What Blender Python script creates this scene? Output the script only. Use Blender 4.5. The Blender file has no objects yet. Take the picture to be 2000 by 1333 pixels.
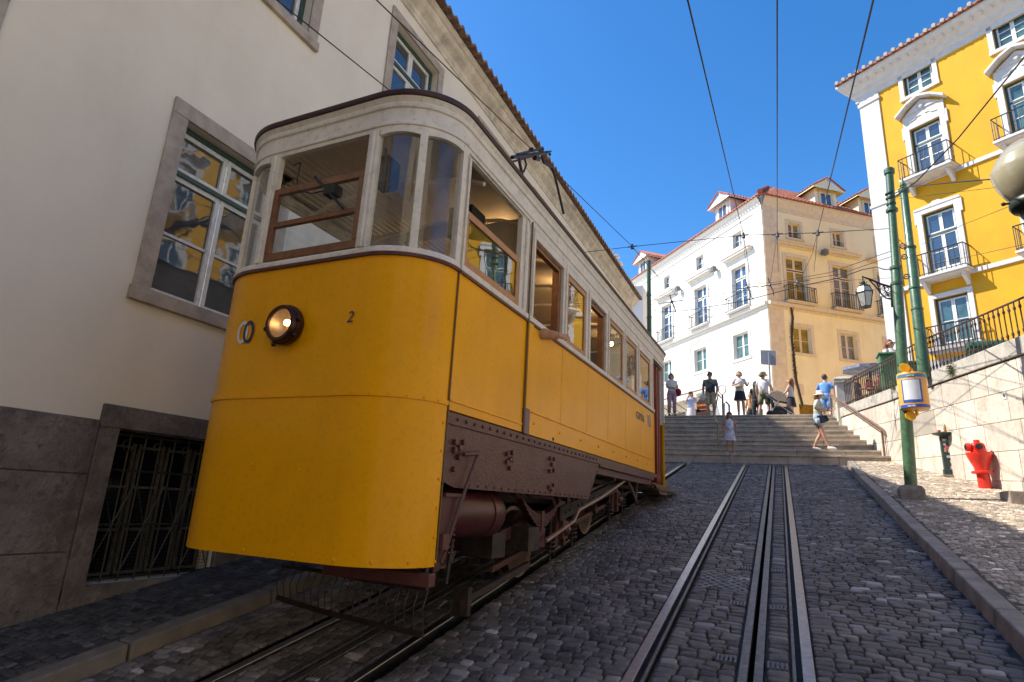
import bpy, bmesh, math, random
import numpy as np
from mathutils import Vector, Matrix
R_ = math.radians
C = bpy.data.collections.new('scene'); bpy.context.scene.collection.children.link(C)
SC = bpy.context.scene

# ------------------------------------------------------------------ camera
EYE = np.array([0, 0, 1.63])                 # eye height above the tramway street
FPX = 1156.673
ROT = np.array([[0.912231, 0.060911, 0.405121], [0.406312, -0.259033, -0.875944], [0.051585, 0.963946, -0.261126]])
def _calib():
    c = np.array([1000, 666.5]); vv = np.array([1230., -3600.]); hv = np.array([1521., 785.])
    def ray(p): return np.array([p[0]-c[0], -(p[1]-c[1]), -FPX])
    up = ray(vv); up /= np.linalg.norm(up); s = ray(hv); s /= np.linalg.norm(s)
    Y = s-(s@up)*up; Y /= np.linalg.norm(Y); X = np.cross(Y, up)
    return np.stack([X, Y, up]), math.tan(math.atan2(s@up, s@Y))
ROT, T = _calib()                            # T = gradient of the street (about 17 %)
cam_d = bpy.data.cameras.new('camera'); cam = bpy.data.objects.new('camera', cam_d); C.objects.link(cam)
M4 = Matrix([list(ROT[i])+[EYE[i]] for i in range(3)]+[[0, 0, 0, 1]])
cam.matrix_world = M4
cam_d.sensor_width = 36; cam_d.lens = FPX/2000*36; cam_d.clip_start = .05; cam_d.clip_end = 3000
SC.camera = cam
def ray(px, py):
    v = ROT @ np.array([px-1000, -(py-666.5), -FPX]); return v/np.linalg.norm(v)
def aty(px, py, y): v = ray(px, py); return EYE+v*(y/v[1])
def atx(px, py, x): v = ray(px, py); return EYE+v*(x/v[0])
def atz(px, py, z): v = ray(px, py); return EYE+v*((z-EYE[2])/v[2])
def grd(px, py, off=0):
    v = ray(px, py); return EYE+v*((EYE[2]-off)/(T*v[1]-v[2]))

# ------------------------------------------------------------------ light
SUN_TO = 81.0                                # azimuth the light travels towards (clockwise from +Y)
SUN_EL = 48.5
w = bpy.data.worlds.new('World'); SC.world = w; w.use_nodes = True
nt = w.node_tree; nt.nodes.clear()
sky = nt.nodes.new('ShaderNodeTexSky'); sky.sky_type = 'NISHITA'; sky.sun_disc = False
sky.sun_elevation = R_(SUN_EL); sky.sun_rotation = R_(SUN_TO+180)
sky.air_density = 0.9; sky.dust_density = 0.3; sky.ozone_density = 2.2; sky.altitude = 50
bg = nt.nodes.new('ShaderNodeBackground'); bg.inputs['Strength'].default_value = 0.12
wo = nt.nodes.new('ShaderNodeOutputWorld')
hs = nt.nodes.new('ShaderNodeHueSaturation'); hs.inputs['Saturation'].default_value = 1.33; hs.inputs['Hue'].default_value = .502
nt.links.new(sky.outputs[0], hs.inputs['Color']); nt.links.new(hs.outputs[0], bg.inputs[0]); nt.links.new(bg.outputs[0], wo.inputs[0])
sd = bpy.data.lights.new('sun', 'SUN'); sd.energy = 3.8; sd.angle = R_(.5); sd.color = (1, .93, .82)
so = bpy.data.objects.new('sun', sd); C.objects.link(so)
tv = Vector((math.sin(R_(SUN_TO))*math.cos(R_(SUN_EL)), math.cos(R_(SUN_TO))*math.cos(R_(SUN_EL)), -math.sin(R_(SUN_EL))))
so.rotation_euler = tv.to_track_quat('-Z', 'Y').to_euler(); so.location = (-20, -10, 30)
SC.view_settings.view_transform = 'Standard'; SC.view_settings.look = 'None'
SC.view_settings.exposure = 1.15; SC.view_settings.gamma = 1
SC.cycles.max_bounces = 6; SC.cycles.diffuse_bounces = 4; SC.cycles.glossy_bounces = 3
SC.cycles.transparent_max_bounces = 12; SC.cycles.transmission_bounces = 3
SC.cycles.sample_clamp_indirect = 8; SC.cycles.use_denoising = True
SC.cycles.caustics_reflective = False; SC.cycles.caustics_refractive = False

# ------------------------------------------------------------------ materials
MATS = {}
def mat(name, col, rough=.6, var=.0, scale=6, bump=0., bscale=40, metal=0., col2=None, spec=.5, coat=0., attr=None, stain=None, emit=None, streak=None, dirt=None, detail=4):
    """procedural principled material. var: brightness variation by noise; col2: second colour mixed by noise; stain=(colour, amount, scale)"""
    if name in MATS: return MATS[name]
    m = bpy.data.materials.new(name); m.use_nodes = True; n = m.node_tree; L = n.links
    b = n.nodes['Principled BSDF']; b.inputs['Roughness'].default_value = rough; b.inputs['Metallic'].default_value = metal
    b.inputs['Specular IOR Level'].default_value = spec
    if coat: b.inputs['Coat Weight'].default_value = coat; b.inputs['Coat Roughness'].default_value = .12
    tc = n.nodes.new('ShaderNodeTexCoord'); co = tc.outputs['Object']
    cur = n.nodes.new('ShaderNodeRGB'); cur.outputs[0].default_value = (*col, 1); cur = cur.outputs[0]
    def noise(sc, det=detail, vec=co, ro=.55):
        t = n.nodes.new('ShaderNodeTexNoise'); t.inputs['Scale'].default_value = sc; t.inputs['Detail'].default_value = det; t.inputs['Roughness'].default_value = ro
        L.new(vec, t.inputs['Vector']); return t.outputs['Fac']
    def ramp(f, a, b_):
        r = n.nodes.new('ShaderNodeMapRange'); r.inputs['From Min'].default_value = a; r.inputs['From Max'].default_value = b_; L.new(f, r.inputs['Value']); return r.outputs[0]
    def mix(f, a, b_, mode='MIX'):
        x = n.nodes.new('ShaderNodeMix'); x.data_type = 'RGBA'; x.blend_type = mode
        if isinstance(f, (int, float)): x.inputs[0].default_value = f
        else: L.new(f, x.inputs[0])
        L.new(a, x.inputs[6])
        if isinstance(b_, tuple): x.inputs[7].default_value = (*b_, 1)
        else: L.new(b_, x.inputs[7])
        return x.outputs[2]
    if col2: cur = mix(ramp(noise(scale), .35, .65), cur, col2)
    if attr:
        a = n.nodes.new('ShaderNodeAttribute'); a.attribute_name = attr
        g = n.nodes.new('ShaderNodeCombineColor')
        for i in range(3): L.new(a.outputs['Fac'], g.inputs[i])
        cur = mix(1., cur, g.outputs[0], 'MULTIPLY')
    if var:
        f = noise(scale*1.7, 5); r = n.nodes.new('ShaderNodeMapRange'); r.inputs['From Min'].default_value = .3; r.inputs['From Max'].default_value = .7
        r.inputs['To Min'].default_value = 1-var; r.inputs['To Max'].default_value = 1+var; L.new(f, r.inputs['Value'])
        g = n.nodes.new('ShaderNodeCombineColor')
        for i in range(3): L.new(r.outputs[0], g.inputs[i])
        cur = mix(1., cur, g.outputs[0], 'MULTIPLY')
    for st in ([stain] if stain and not isinstance(stain, list) else (stain or [])):
        sc_, am, ss = st; mp = n.nodes.new('ShaderNodeMath'); mp.operation = 'MULTIPLY'; L.new(ramp(noise(ss, 7, ro=.65), .52, .72), mp.inputs[0]); mp.inputs[1].default_value = am
        cur = mix(mp.outputs[0], cur, sc_)
    if streak:
        sc_, am, sx, sz = streak
        mg = n.nodes.new('ShaderNodeMapping'); mg.inputs['Scale'].default_value = (sx, sx, sz); L.new(co, mg.inputs['Vector'])
        mp = n.nodes.new('ShaderNodeMath'); mp.operation = 'MULTIPLY'; L.new(ramp(noise(1, 4, mg.outputs[0]), .5, .75), mp.inputs[0]); mp.inputs[1].default_value = am
        cur = mix(mp.outputs[0], cur, sc_)
    L.new(cur, b.inputs['Base Color'])
    if bump:
        bn = n.nodes.new('ShaderNodeBump'); bn.inputs['Strength'].default_value = bump; bn.inputs['Distance'].default_value = .02
        L.new(noise(bscale, 6), bn.inputs['Height']); L.new(bn.outputs[0], b.inputs['Normal'])
    if emit: b.inputs['Emission Color'].default_value = (*emit[0], 1); b.inputs['Emission Strength'].default_value = emit[1]
    MATS[name] = m; return m
def glassmat(name, tint=(.85, .92, .92), ior=1.5, rough=0., see=1., smear=0.):
    """thin window glass: Fresnel mix of a clear pass-through and a reflection"""
    if name in MATS: return MATS[name]
    m = bpy.data.materials.new(name); m.use_nodes = True; n = m.node_tree; n.nodes.clear(); L = n.links
    o = n.nodes.new('ShaderNodeOutputMaterial'); tr = n.nodes.new('ShaderNodeBsdfTransparent'); tr.inputs[0].default_value = (*tint, 1)
    gl = n.nodes.new('ShaderNodeBsdfGlossy'); gl.inputs['Roughness'].default_value = rough
    lw = n.nodes.new('ShaderNodeLayerWeight'); lw.inputs['Blend'].default_value = .5; f0 = ((ior-1)/(ior+1))**2
    pw = n.nodes.new('ShaderNodeMath'); pw.operation = 'POWER'; pw.inputs[1].default_value = 4.5; L.new(lw.outputs['Facing'], pw.inputs[0])
    fr = n.nodes.new('ShaderNodeMapRange'); fr.inputs['To Min'].default_value = f0; L.new(pw.outputs[0], fr.inputs['Value'])
    tc = n.nodes.new('ShaderNodeTexCoord'); t = n.nodes.new('ShaderNodeTexNoise'); t.inputs['Scale'].default_value = 3.; L.new(tc.outputs['Object'], t.inputs['Vector'])
    bp = n.nodes.new('ShaderNodeBump'); bp.inputs['Strength'].default_value = .05; bp.inputs['Distance'].default_value = .02
    L.new(t.outputs['Fac'], bp.inputs['Height']); L.new(bp.outputs[0], gl.inputs['Normal'])
    mx = n.nodes.new('ShaderNodeMixShader'); L.new(fr.outputs[0], mx.inputs[0]); L.new(tr.outputs[0], mx.inputs[1]); L.new(gl.outputs[0], mx.inputs[2])
    out = mx.outputs[0]
    if smear:
        df = n.nodes.new('ShaderNodeBsdfDiffuse'); df.inputs[0].default_value = (.55, .55, .5, 1)
        t2 = n.nodes.new('ShaderNodeTexNoise'); t2.inputs['Scale'].default_value = 9.; t2.inputs['Detail'].default_value = 8; L.new(tc.outputs['Object'], t2.inputs['Vector'])
        r = n.nodes.new('ShaderNodeMapRange'); r.inputs['From Min'].default_value = .35; r.inputs['From Max'].default_value = .8; r.inputs['To Max'].default_value = smear; L.new(t2.outputs['Fac'], r.inputs['Value'])
        m2 = n.nodes.new('ShaderNodeMixShader'); L.new(r.outputs[0], m2.inputs[0]); L.new(out, m2.inputs[1]); L.new(df.outputs[0], m2.inputs[2]); out = m2.outputs[0]
    L.new(out, o.inputs[0]); MATS[name] = m; return m

# ------------------------------------------------------------------ mesh builder
class MB:
    def __init__(s): s.v = []; s.f = []; s.a = []; s.av = None
    def add(s, vs, fs):
        k = len(s.v); s.v += [tuple(float(c) for c in p) for p in vs]; s.f += [tuple(i+k for i in f) for f in fs]
    def hexa(s, p):   # 8 points: 4 bottom loop, 4 top loop
        s.add(p, [(0, 3, 2, 1), (4, 5, 6, 7), (0, 1, 5, 4), (1, 2, 6, 5), (2, 3, 7, 6), (3, 0, 4, 7)])
    def box(s, x0, x1, y0, y1, z0, z1):
        s.hexa([(x0, y0, z0), (x1, y0, z0), (x1, y1, z0), (x0, y1, z0), (x0, y0, z1), (x1, y0, z1), (x1, y1, z1), (x0, y1, z1)])
    def fbox(s, F, s0, s1, z0, z1, d0, d1):
        s.hexa([F.P(s0, z0, d0), F.P(s1, z0, d0), F.P(s1, z0, d1), F.P(s0, z0, d1), F.P(s0, z1, d0), F.P(s1, z1, d0), F.P(s1, z1, d1), F.P(s0, z1, d1)])
    def tube(s, pts, r, n=6, caps=True):
        pts = [np.array(p, float) for p in pts]; m = len(pts); rs = r if isinstance(r, (list, tuple)) else [r]*m
        prev = None; k = len(s.v); vs = []
        for i, p in enumerate(pts):
            t = pts[min(i+1, m-1)]-pts[max(i-1, 0)]; t = t/(np.linalg.norm(t)+1e-9)
            if prev is None:
                a = np.array([0, 0, 1.]) if abs(t[2]) < .9 else np.array([1., 0, 0])
            else: a = prev
            u = a-(a@t)*t; u = u/(np.linalg.norm(u)+1e-9); prev = u; w_ = np.cross(t, u)
            for j in range(n):
                an = 2*math.pi*j/n; vs.append(p+rs[i]*(math.cos(an)*u+math.sin(an)*w_))
        fs = [(i*n+j, i*n+(j+1) % n, (i+1)*n+(j+1) % n, (i+1)*n+j) for i in range(m-1) for j in range(n)]
        if caps: fs += [tuple(range(n))[::-1], tuple((m-1)*n+j for j in range(n))]
        s.add(vs, fs)
    def lathe(s, prof, c=(0, 0, 0), n=16, axis='z', M=None, caps=True):
        """prof: list of (r, h) along the axis"""
        vs = []
        for r, h in prof:
            for j in range(n):
                a = 2*math.pi*j/n; p = (r*math.cos(a), r*math.sin(a), h)
                if axis == 'x': p = (h, r*math.cos(a), r*math.sin(a))
                if axis == 'y': p = (r*math.cos(a), h, r*math.sin(a))
                if M is not None: p = tuple(M @ Vector(p))
                vs.append((p[0]+c[0], p[1]+c[1], p[2]+c[2]))
        m = len(prof)
        fs = [(i*n+j, i*n+(j+1) % n, (i+1)*n+(j+1) % n, (i+1)*n+j) for i in range(m-1) for j in range(n)]
        if caps: fs += [tuple(range(n))[::-1], tuple((m-1)*n+j for j in range(n))]
        s.add(vs, fs)
    def ball(s, c, r, n=10, sc=(1, 1, 1), M=None):
        k = n//2+1; vs = [(0, 0, r*sc[2])]; fs = []
        for i in range(1, k):
            th = math.pi*i/k
            for j in range(n): a = 2*math.pi*j/n; vs.append((r*sc[0]*math.sin(th)*math.cos(a), r*sc[1]*math.sin(th)*math.sin(a), r*sc[2]*math.cos(th)))
        vs.append((0, 0, -r*sc[2])); last = len(vs)-1
        for j in range(n): fs.append((0, 1+j, 1+(j+1) % n)); fs.append((last, last-n+(j+1) % n, last-n+j))
        for i in range(k-2):
            for j in range(n): a = 1+i*n+j; b = 1+i*n+(j+1) % n; fs.append((a, a+n, b+n, b))
        if M is not None: vs = [tuple(M @ Vector(p)) for p in vs]
        s.add([(p[0]+c[0], p[1]+c[1], p[2]+c[2]) for p in vs], fs)
    def sheet(s, rows):
        """grid of points"""
        m = len(rows); n = len(rows[0]); s.add([p for r in rows for p in r], [(i*n+j, i*n+j+1, (i+1)*n+j+1, (i+1)*n+j) for i in range(m-1) for j in range(n-1)])
    def prism(s, poly, off):
        """poly: list of 3d points (a planar outline), off: extrusion vector"""
        n = len(poly); p = [np.array(q, float) for q in poly]; o = np.array(off, float)
        s.add(p+[q+o for q in p], [tuple(range(n))[::-1], tuple(range(n, 2*n))]+[(i, (i+1) % n, n+(i+1) % n, n+i) for i in range(n)])
    def strip(s, path, prof, closed=False):
        """sweep a profile list of (out, z) along a plan path of (x, y, nx, ny)"""
        rows = [[(x+nx*o, y+ny*o, z) for (o, z) in prof] for (x, y, nx, ny) in path]
        if closed: rows.append(rows[0])
        s.sheet(rows)
    def build(s, name, m, parent=None, smooth=False, bevel=0, recalc=True, ang=40):
        me = bpy.data.meshes.new(name)
        off = np.array(parent['_w']) if parent is not None and '_w' in parent else (np.array(s.org) if hasattr(s, 'org') else np.zeros(3))
        V = np.array(s.v) - off if s.v else np.zeros((0, 3))
        me.from_pydata([tuple(p) for p in V], [], s.f); me.materials.append(m)
        if recalc:
            b = bmesh.new(); b.from_mesh(me); bmesh.ops.recalc_face_normals(b, faces=b.faces); b.to_mesh(me); b.free()
        o = bpy.data.objects.new(name, me); C.objects.link(o)
        if parent is not None:
            o.parent = parent; o['_w'] = [float(c) for c in off]
        else: o.location = off; o['_w'] = [float(c) for c in off]
        if smooth:
            me.polygons.foreach_set('use_smooth', [True]*len(me.polygons))
            if ang < 180:
                try: me.set_sharp_from_angle(angle=R_(ang))
                except Exception: pass
        if bevel:
            bm_ = o.modifiers.new('bevel', 'BEVEL'); bm_.width = bevel; bm_.segments = 2; bm_.limit_method = 'ANGLE'; bm_.angle_limit = R_(35)
        return o
def tag(o, label=None, cat=None, group=None, kind=None):
    if label: o['label'] = label
    if cat: o['category'] = cat
    if group: o['group'] = group
    if kind: o['kind'] = kind
    return o
def thing(name, label, cat, loc, group=None):
    o = bpy.data.objects.new(name, None); o.location = [float(c) for c in loc]; o['_w'] = [float(c) for c in loc]; o.empty_display_size = .2
    C.objects.link(o); return tag(o, label, cat, group)
def struct(mb, name, m, **k): o = mb.build(name, m, **k); o['kind'] = 'structure'; return o
def solo(mb, name, m, label, cat, loc, group=None, **k):
    mb.org = [float(c) for c in loc]; return tag(mb.build(name, m, None, **k), label, cat, group)
def text_mesh(name, body, size, M, m, parent, depth=.002, bold=0., shear=0., font=None):
    cu = bpy.data.curves.new(name, 'FONT'); cu.body = body; cu.size = size; cu.extrude = depth; cu.align_x = 'CENTER'; cu.align_y = 'CENTER'; cu.offset = bold; cu.shear = shear; cu.resolution_u = 3
    o = bpy.data.objects.new(name+'_tmp', cu); C.objects.link(o)
    dg = bpy.context.evaluated_depsgraph_get(); me = bpy.data.meshes.new_from_object(o.evaluated_get(dg)); bpy.data.objects.remove(o)
    w_ = np.array(parent['_w']); me.transform(Matrix.Translation(Vector([-float(c) for c in w_])) @ M)
    me.materials.clear(); me.materials.append(m); r = bpy.data.objects.new(name, me); C.objects.link(r); r.parent = parent; r['_w'] = [float(c) for c in w_]; return r
def frame_mat(o, xd, zd):   # matrix with x right, y up (zd), z out for a text plane
    x = Vector(xd).normalized(); y = Vector(zd).normalized(); z = x.cross(y)
    return Matrix([[x[i], y[i], z[i], o[i]] for i in range(3)]+[[0, 0, 0, 1]])
class Fac:
    """a facade frame: s along, z up, d outwards"""
    def __init__(s, o, azd, flip=False):
        s.o = np.array([o[0], o[1], 0.]); a = R_(azd); s.d = np.array([math.sin(a), math.cos(a), 0]); s.n = np.array([-s.d[1], s.d[0], 0])*(-1 if flip else 1)
        if s.n@(EYE-s.o) < 0: s.n = -s.n
    def P(s, u, z, d=0): p = s.o+s.d*u+s.n*d; return np.array([p[0], p[1], z])
    def px(s, x, y, d=0):   # the (s, z) where a line of sight meets the facade
        v = ray(x, y); o = s.o+s.n*d; q = EYE+v*(((o-EYE)@s.n)/(v@s.n)); return float((q-s.o)@s.d), float(q[2])
def wall_mesh(mb, F, s0, s1, z0, z1, ops, depth=.22, d=0.):
    S = sorted({s0, s1}|{o[0] for o in ops}|{o[1] for o in ops}); Z = sorted({z0, z1}|{o[2] for o in ops}|{o[3] for o in ops})
    S = [q for q in S if s0 <= q <= s1]; Z = [q for q in Z if z0 <= q <= z1]
    for i in range(len(S)-1):
        for j in range(len(Z)-1):
            cs, cz = (S[i]+S[i+1])/2, (Z[j]+Z[j+1])/2
            if any(o[0] < cs < o[1] and o[2] < cz < o[3] for o in ops): continue
            mb.add([F.P(S[i], Z[j], d), F.P(S[i+1], Z[j], d), F.P(S[i+1], Z[j+1], d), F.P(S[i], Z[j+1], d)], [(0, 1, 2, 3)])
    for o in ops:
        a, b, c, e = o[:4]
        for q in ([(a, c), (b, c)], [(b, c), (b, e)], [(b, e), (a, e)], [(a, e), (a, c)]):
            mb.add([F.P(q[0][0], q[0][1], d), F.P(q[1][0], q[1][1], d), F.P(q[1][0], q[1][1], d-depth), F.P(q[0][0], q[0][1], d-depth)], [(0, 1, 2, 3)])
# ------------------------------------------------------------------ street
rng = np.random.default_rng(7); random.seed(5)
M_COB = mat('street_cobbles', (.135, .118, .108), .62, var=.35, scale=2.2, attr='tone', bump=.25, bscale=60, stain=[((.22, .185, .155), .6, .9), ((.05, .042, .038), .6, 2.1), ((.33, .30, .27), .35, 28)], spec=.35)
M_CAL = mat('pavement_stones', (.35, .285, .215), .75, var=.25, scale=1.6, attr='tone', bump=.2, bscale=60, stain=[((.12, .105, .095), .6, .8)])
M_CALD = mat('left_pavement_stones', (.06, .056, .052), .6, var=.3, scale=2, attr='tone', bump=.25, bscale=60)  # shade of the lower left is put into this dark stone colour
M_JOINT = mat('joint_earth', (.05, .044, .04), .9, var=.3, scale=9)
M_STEEL = mat('rail_steel', (.36, .34, .33), .34, metal=1., var=.2, scale=14, bump=.05, bscale=90)
M_STEELD = mat('worn_iron', (.17, .155, .15), .45, metal=.8, var=.4, scale=12, bump=.3, bscale=80, stain=[((.12, .07, .04), .5, 8)])
M_BLACK = mat('shaft_black', (.004, .004, .004), .9)
M_KERB = mat('kerb_limestone', (.28, .235, .195), .75, var=.28, scale=3, bump=.35, bscale=45, stain=[((.11, .095, .085), .6, 3.)])
RX = [(-.945, -.79), (-.335, -.165), (-.035, .105), (-2.455, -2.29), (-3.345, -3.175), (-2.87, -2.72)]     # strips kept free of cobbles
def stones(mb, x0, x1, y0, y1, sx, sy, h, gap, off, skip=(), xmax=None, jit=.22, swirl=0.):
    """individual set stones in running rows, each a small domed block with its own tone"""
    V = []; F = []; A = []
    y = y0; row = 0
    ang = np.array([-.92, -.45, .0, .45, .92, 1.35, 1.9, 2.4])
    base = np.array([(-1, -.72), (-.74, -1), (.74, -1), (1, -.72), (1, .72), (.74, 1), (-.74, 1), (-1, .72)])
    segs = []; c_ = x0
    for a, b in sorted(skip): segs.append((c_, a)); c_ = b
    segs.append((c_, x1))
    while y < y1:
        ry = sy*rng.uniform(.82, 1.2); row = []
        for a, b in segs:
            if b-a < .03: continue
            n_ = max(1, round((b-a)/sx)); ws = rng.uniform(.6, 1.45, n_); ws *= (b-a)/ws.sum(); x = a
            for q in ws: row.append((x+q/2, q)); x += q
        for cx, rx in row:
            cy = y+ry/2+.022*math.sin(cx*3.1+y*1.3)+.014*math.sin(cx*7.7-y*2.9)+rng.normal(0, .0035)
            if xmax is not None and cx-rx*.1 > xmax(cy): continue
            tone = float(np.clip(rng.normal(1, .30), .45, 2.0)); 
            if rng.random() < .035: tone = rng.uniform(1.8, 3.2)
            hx = (rx-gap)/2; hy = (ry-gap)/2; rot = rng.normal(0, .05)+.07*math.cos(cx*3.1+y*1.3); ca, sa = math.cos(rot), math.sin(rot); tx, ty = rng.normal(0, .05, 2)
            pts = base*[hx, hy]*(1+rng.uniform(-.10, .06, (8, 1))); wob = swirl*math.sin(cx*2.1+cy*.8)
            P = np.stack([pts[:, 0]*ca-pts[:, 1]*sa, pts[:, 0]*sa+pts[:, 1]*ca], 1); k = len(V)
            hh = h*rng.uniform(.7, 1.25)
            for sc_, zz in ((1.03, -.012), (.99, hh*.45), (.88, hh*.9), (.62, hh)):
                for p in P: V.append((cx+p[0]*sc_, cy+p[1]*sc_+wob, T*(cy+p[1]*sc_+wob)+off+zz+p[0]*sc_*tx+p[1]*sc_*ty))
            for lv in range(3):
                for j in range(8): F.append((k+lv*8+j, k+lv*8+(j+1) % 8, k+(lv+1)*8+(j+1) % 8, k+(lv+1)*8+j))
            F.append(tuple(k+24+j for j in range(8))); A += [tone]*32
        y += ry
    k0 = len(mb.v); mb.v += V; mb.f += [tuple(i+k0 for i in f) for f in F]; mb.a += A
def stone_obj(mb, name, m, mj, sheets):
    n0 = len(mb.v); nf = len(mb.f)
    for q in sheets: mb.add(q, [(0, 1, 2, 3)])
    mb.a += [1.]*(len(mb.v)-n0)
    o = mb.build(name, m, smooth=True, recalc=False, ang=60); me = o.data; me.materials.append(mj)
    at = me.attributes.new('tone', 'FLOAT', 'POINT'); at.data.foreach_set('value', mb.a)
    mi = [0]*nf+[1]*(len(mb.f)-nf); me.polygons.foreach_set('material_index', mi); o['kind'] = 'structure'; return o
def sl(x0, x1, y0, y1, off): return [(x0, y0, T*y0+off), (x1, y0, T*y0+off), (x1, y1, T*y1+off), (x0, y1, T*y1+off)]
YE = 17.04                                                        # foot of the steps
def kerb_x(y): return 1.27+.006*(y-4)+.035*max(0, y-14.5)         # street edge of the right kerb
mb = MB()
stones(mb, -3.98, 1.5, 1.2, YE, .112, .074, .012, .008, -.010, skip=RX, xmax=lambda y: kerb_x(y))
edges = [-3.98]+[q for r in sorted(RX) for q in (r[0]+.012, r[1]-.012)]+[1.45]
sh = []
for i in range(0, len(edges), 2): sh.append(sl(edges[i], edges[i+1], -6, YE+.3, -.018))
stone_obj(mb, 'road', M_COB, M_JOINT, sh)
mb = MB(); mb.add(sl(-60, 60, -60, YE+1.5, -.32), [(0, 1, 2, 3)]); struct(mb, 'ground', mat('ground_earth', (.10, .09, .08), .9, var=.3))
# right pavement
A_ = np.array([2.46, 16.67]); B_ = np.array([3.32, 11.88])        # two points of the foot of the retaining wall
WD = (B_-A_)/np.linalg.norm(B_-A_); WF = Fac(A_, math.degrees(math.atan2(WD[0], WD[1])))
def wall_x(y): return A_[0]+(y-A_[1])*WD[0]/WD[1]
mb = MB(); KW = .17
stones(mb, 1.3, 5.2, 1.5, YE, .058, .054, .005, .005, .119, xmax=lambda y: wall_x(y)+.1, skip=())
# drop the ones lying on the kerb
keepv = np.array(mb.v); keep = []
for i in range(0, len(mb.v), 32):
    c = keepv[i:i+32].mean(0)
    if c[0] > kerb_x(c[1])+KW+.035: keep.append(i)
V = []; F = []; A = []
f0 = mb.f; per = 25
for n_, i in enumerate(keep):
    k = len(V); V += mb.v[i:i+32]; A += mb.a[i:i+32]; q = i//32*per
    F += [tuple(a-i+k for a in f) for f in f0[q:q+per]]
mb.v, mb.f, mb.a = V, F, A
sheets = []
for y0 in np.arange(-6, YE+.3, 1.):
    y1 = min(y0+1., YE+.3); a0, a1 = kerb_x(y0)+KW-.02, kerb_x(y1)+KW-.02
    sheets.append([(a0, y0, T*y0+.115), (wall_x(y0)+.1, y0, T*y0+.115), (wall_x(y1)+.1, y1, T*y1+.115), (a1, y1, T*y1+.115)])
stone_obj(mb, 'pavement', M_CAL, mat('pavement_joint', (.07, .062, .05), .9), sheets)
mb = MB(); y = -2.
while y < YE-.3:                                                   # kerb stones, one long block after another
    ln = rng.uniform(.75, 1.25); y1 = min(y+ln-.022, YE-.02)
    a, b = kerb_x(y)+rng.normal(0, .006), kerb_x(y1); j = rng.normal(0, .008)
    mb.hexa([(a+.01, y, T*y-.1), (a+KW, y, T*y-.1), (b+KW, y1, T*y1-.1), (b+.01, y1, T*y1-.1), (a+.03, y, T*y+.125+j), (a+KW, y, T*y+.13+j), (b+KW, y1, T*y1+.13+j), (b+.03, y1, T*y1+.125+j)])
    y += ln
struct(mb, 'kerb', M_KERB, bevel=.012)
mb = MB(); XWL = -5.2
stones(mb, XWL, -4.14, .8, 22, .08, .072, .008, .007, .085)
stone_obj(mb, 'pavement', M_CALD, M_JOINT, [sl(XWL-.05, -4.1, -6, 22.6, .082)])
mb = MB(); y = -2.
while y < YE:
    ln = rng.uniform(.8, 1.2); y1 = y+ln-.02; j = rng.normal(0, .007)
    mb.hexa([(-4.14, y, T*y-.1), (-3.985, y, T*y-.1), (-3.985, y1, T*y1-.1), (-4.14, y1, T*y1-.1), (-4.14, y, T*y+.1+j), (-4.0, y, T*y+.095+j), (-4.0, y1, T*y1+.095+j), (-4.14, y1, T*y1+.1+j)])
    y += ln
struct(mb, 'kerb', mat('left_kerb_stone', (.17, .145, .12), .75, var=.3, scale=3, bump=.35, bscale=45), bevel=.014)  # kerb tone lowered so the colour carries the shade on this side
# rails
def rail(name, x, side, label, bright=True, y0=-1., y1=YE+.05):
    """grooved rail: running head at x, groove and lip on the given side"""
    r = thing(name, label, 'rail', (x, 0, 0), 'grooved tram rails set in the cobbles')
    m = MB(); m.hexa(skew(x-.033, x+.033, y0, y1, -.1, .006)); m.build('rail_head', M_STEEL, r, bevel=.004)
    m = MB(); a = x+side*.068; b = x+side*.088; m.hexa(skew(min(a, b), max(a, b), y0, y1, -.1, .003)); m.build('groove_lip', M_STEELD, r, bevel=.003)
    m = MB(); a = x+side*.03; b = x+side*.07; m.hexa(skew(min(a, b), max(a, b), y0, y1, -.1, -.032)); m.build('groove_floor', mat('groove_dirt', (.02, .017, .015), .8, var=.4, scale=15), r)
    return r
def skew(x0, x1, y0, y1, z0, z1):
    return [(x0, y0, T*y0+z0), (x1, y0, T*y0+z0), (x1, y1, T*y1+z0), (x0, y1, T*y1+z0), (x0, y0, T*y0+z1), (x1, y0, T*y0+z1), (x1, y1, T*y1+z1), (x0, y1, T*y1+z1)]
rail('tram_rail', -.905, 1, 'shiny rail left of the cable slot on the empty track')
rail('tram_rail', .065, -1, 'rail right of the cable slot, nearest the right kerb')
rail('tram_rail', -2.42, -1, 'rail running under the right hand wheels of the yellow tram')
rail('tram_rail', -3.22, 1, 'rail under the left side of the yellow tram, beside the dark kerb')
def slot(x, label):
    r = thing('cable_slot', label, 'cable slot', (x, 0, 0), 'slots for the haulage cable')
    for sgn in (-1, 1):
        m = MB(); a = x+sgn*.017; b = x+sgn*.068; m.hexa(skew(min(a, b), max(a, b), -1, YE+.05, -.06, .008)); m.build('slot_plate', M_STEELD, r, bevel=.003)
    m = MB()
    for a, b in ((x-.075, x-.07), (x+.07, x+.075)): m.hexa(skew(a, b, -1, YE, -.3, -.07))
    m.hexa(skew(x-.08, x+.08, -1, YE, -.34, -.3)); m.build('slot_shaft', M_BLACK, r)
    m = MB(); y = .98
    while y < YE:                                                  # ribbed tie plates each side of the slot
        for sgn in (-1, 1):
            m = MB()
            for k in range(5):
                a = x+sgn*(.095+k*.026); m.hexa(skew(a-.006, a+.006, y, y+.10, -.02, .012))
            m.build('tie_plate', mat('tie_rib', (.15, .135, .13), .5, metal=.5, var=.4, scale=20), r)
        y += 1.1
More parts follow.
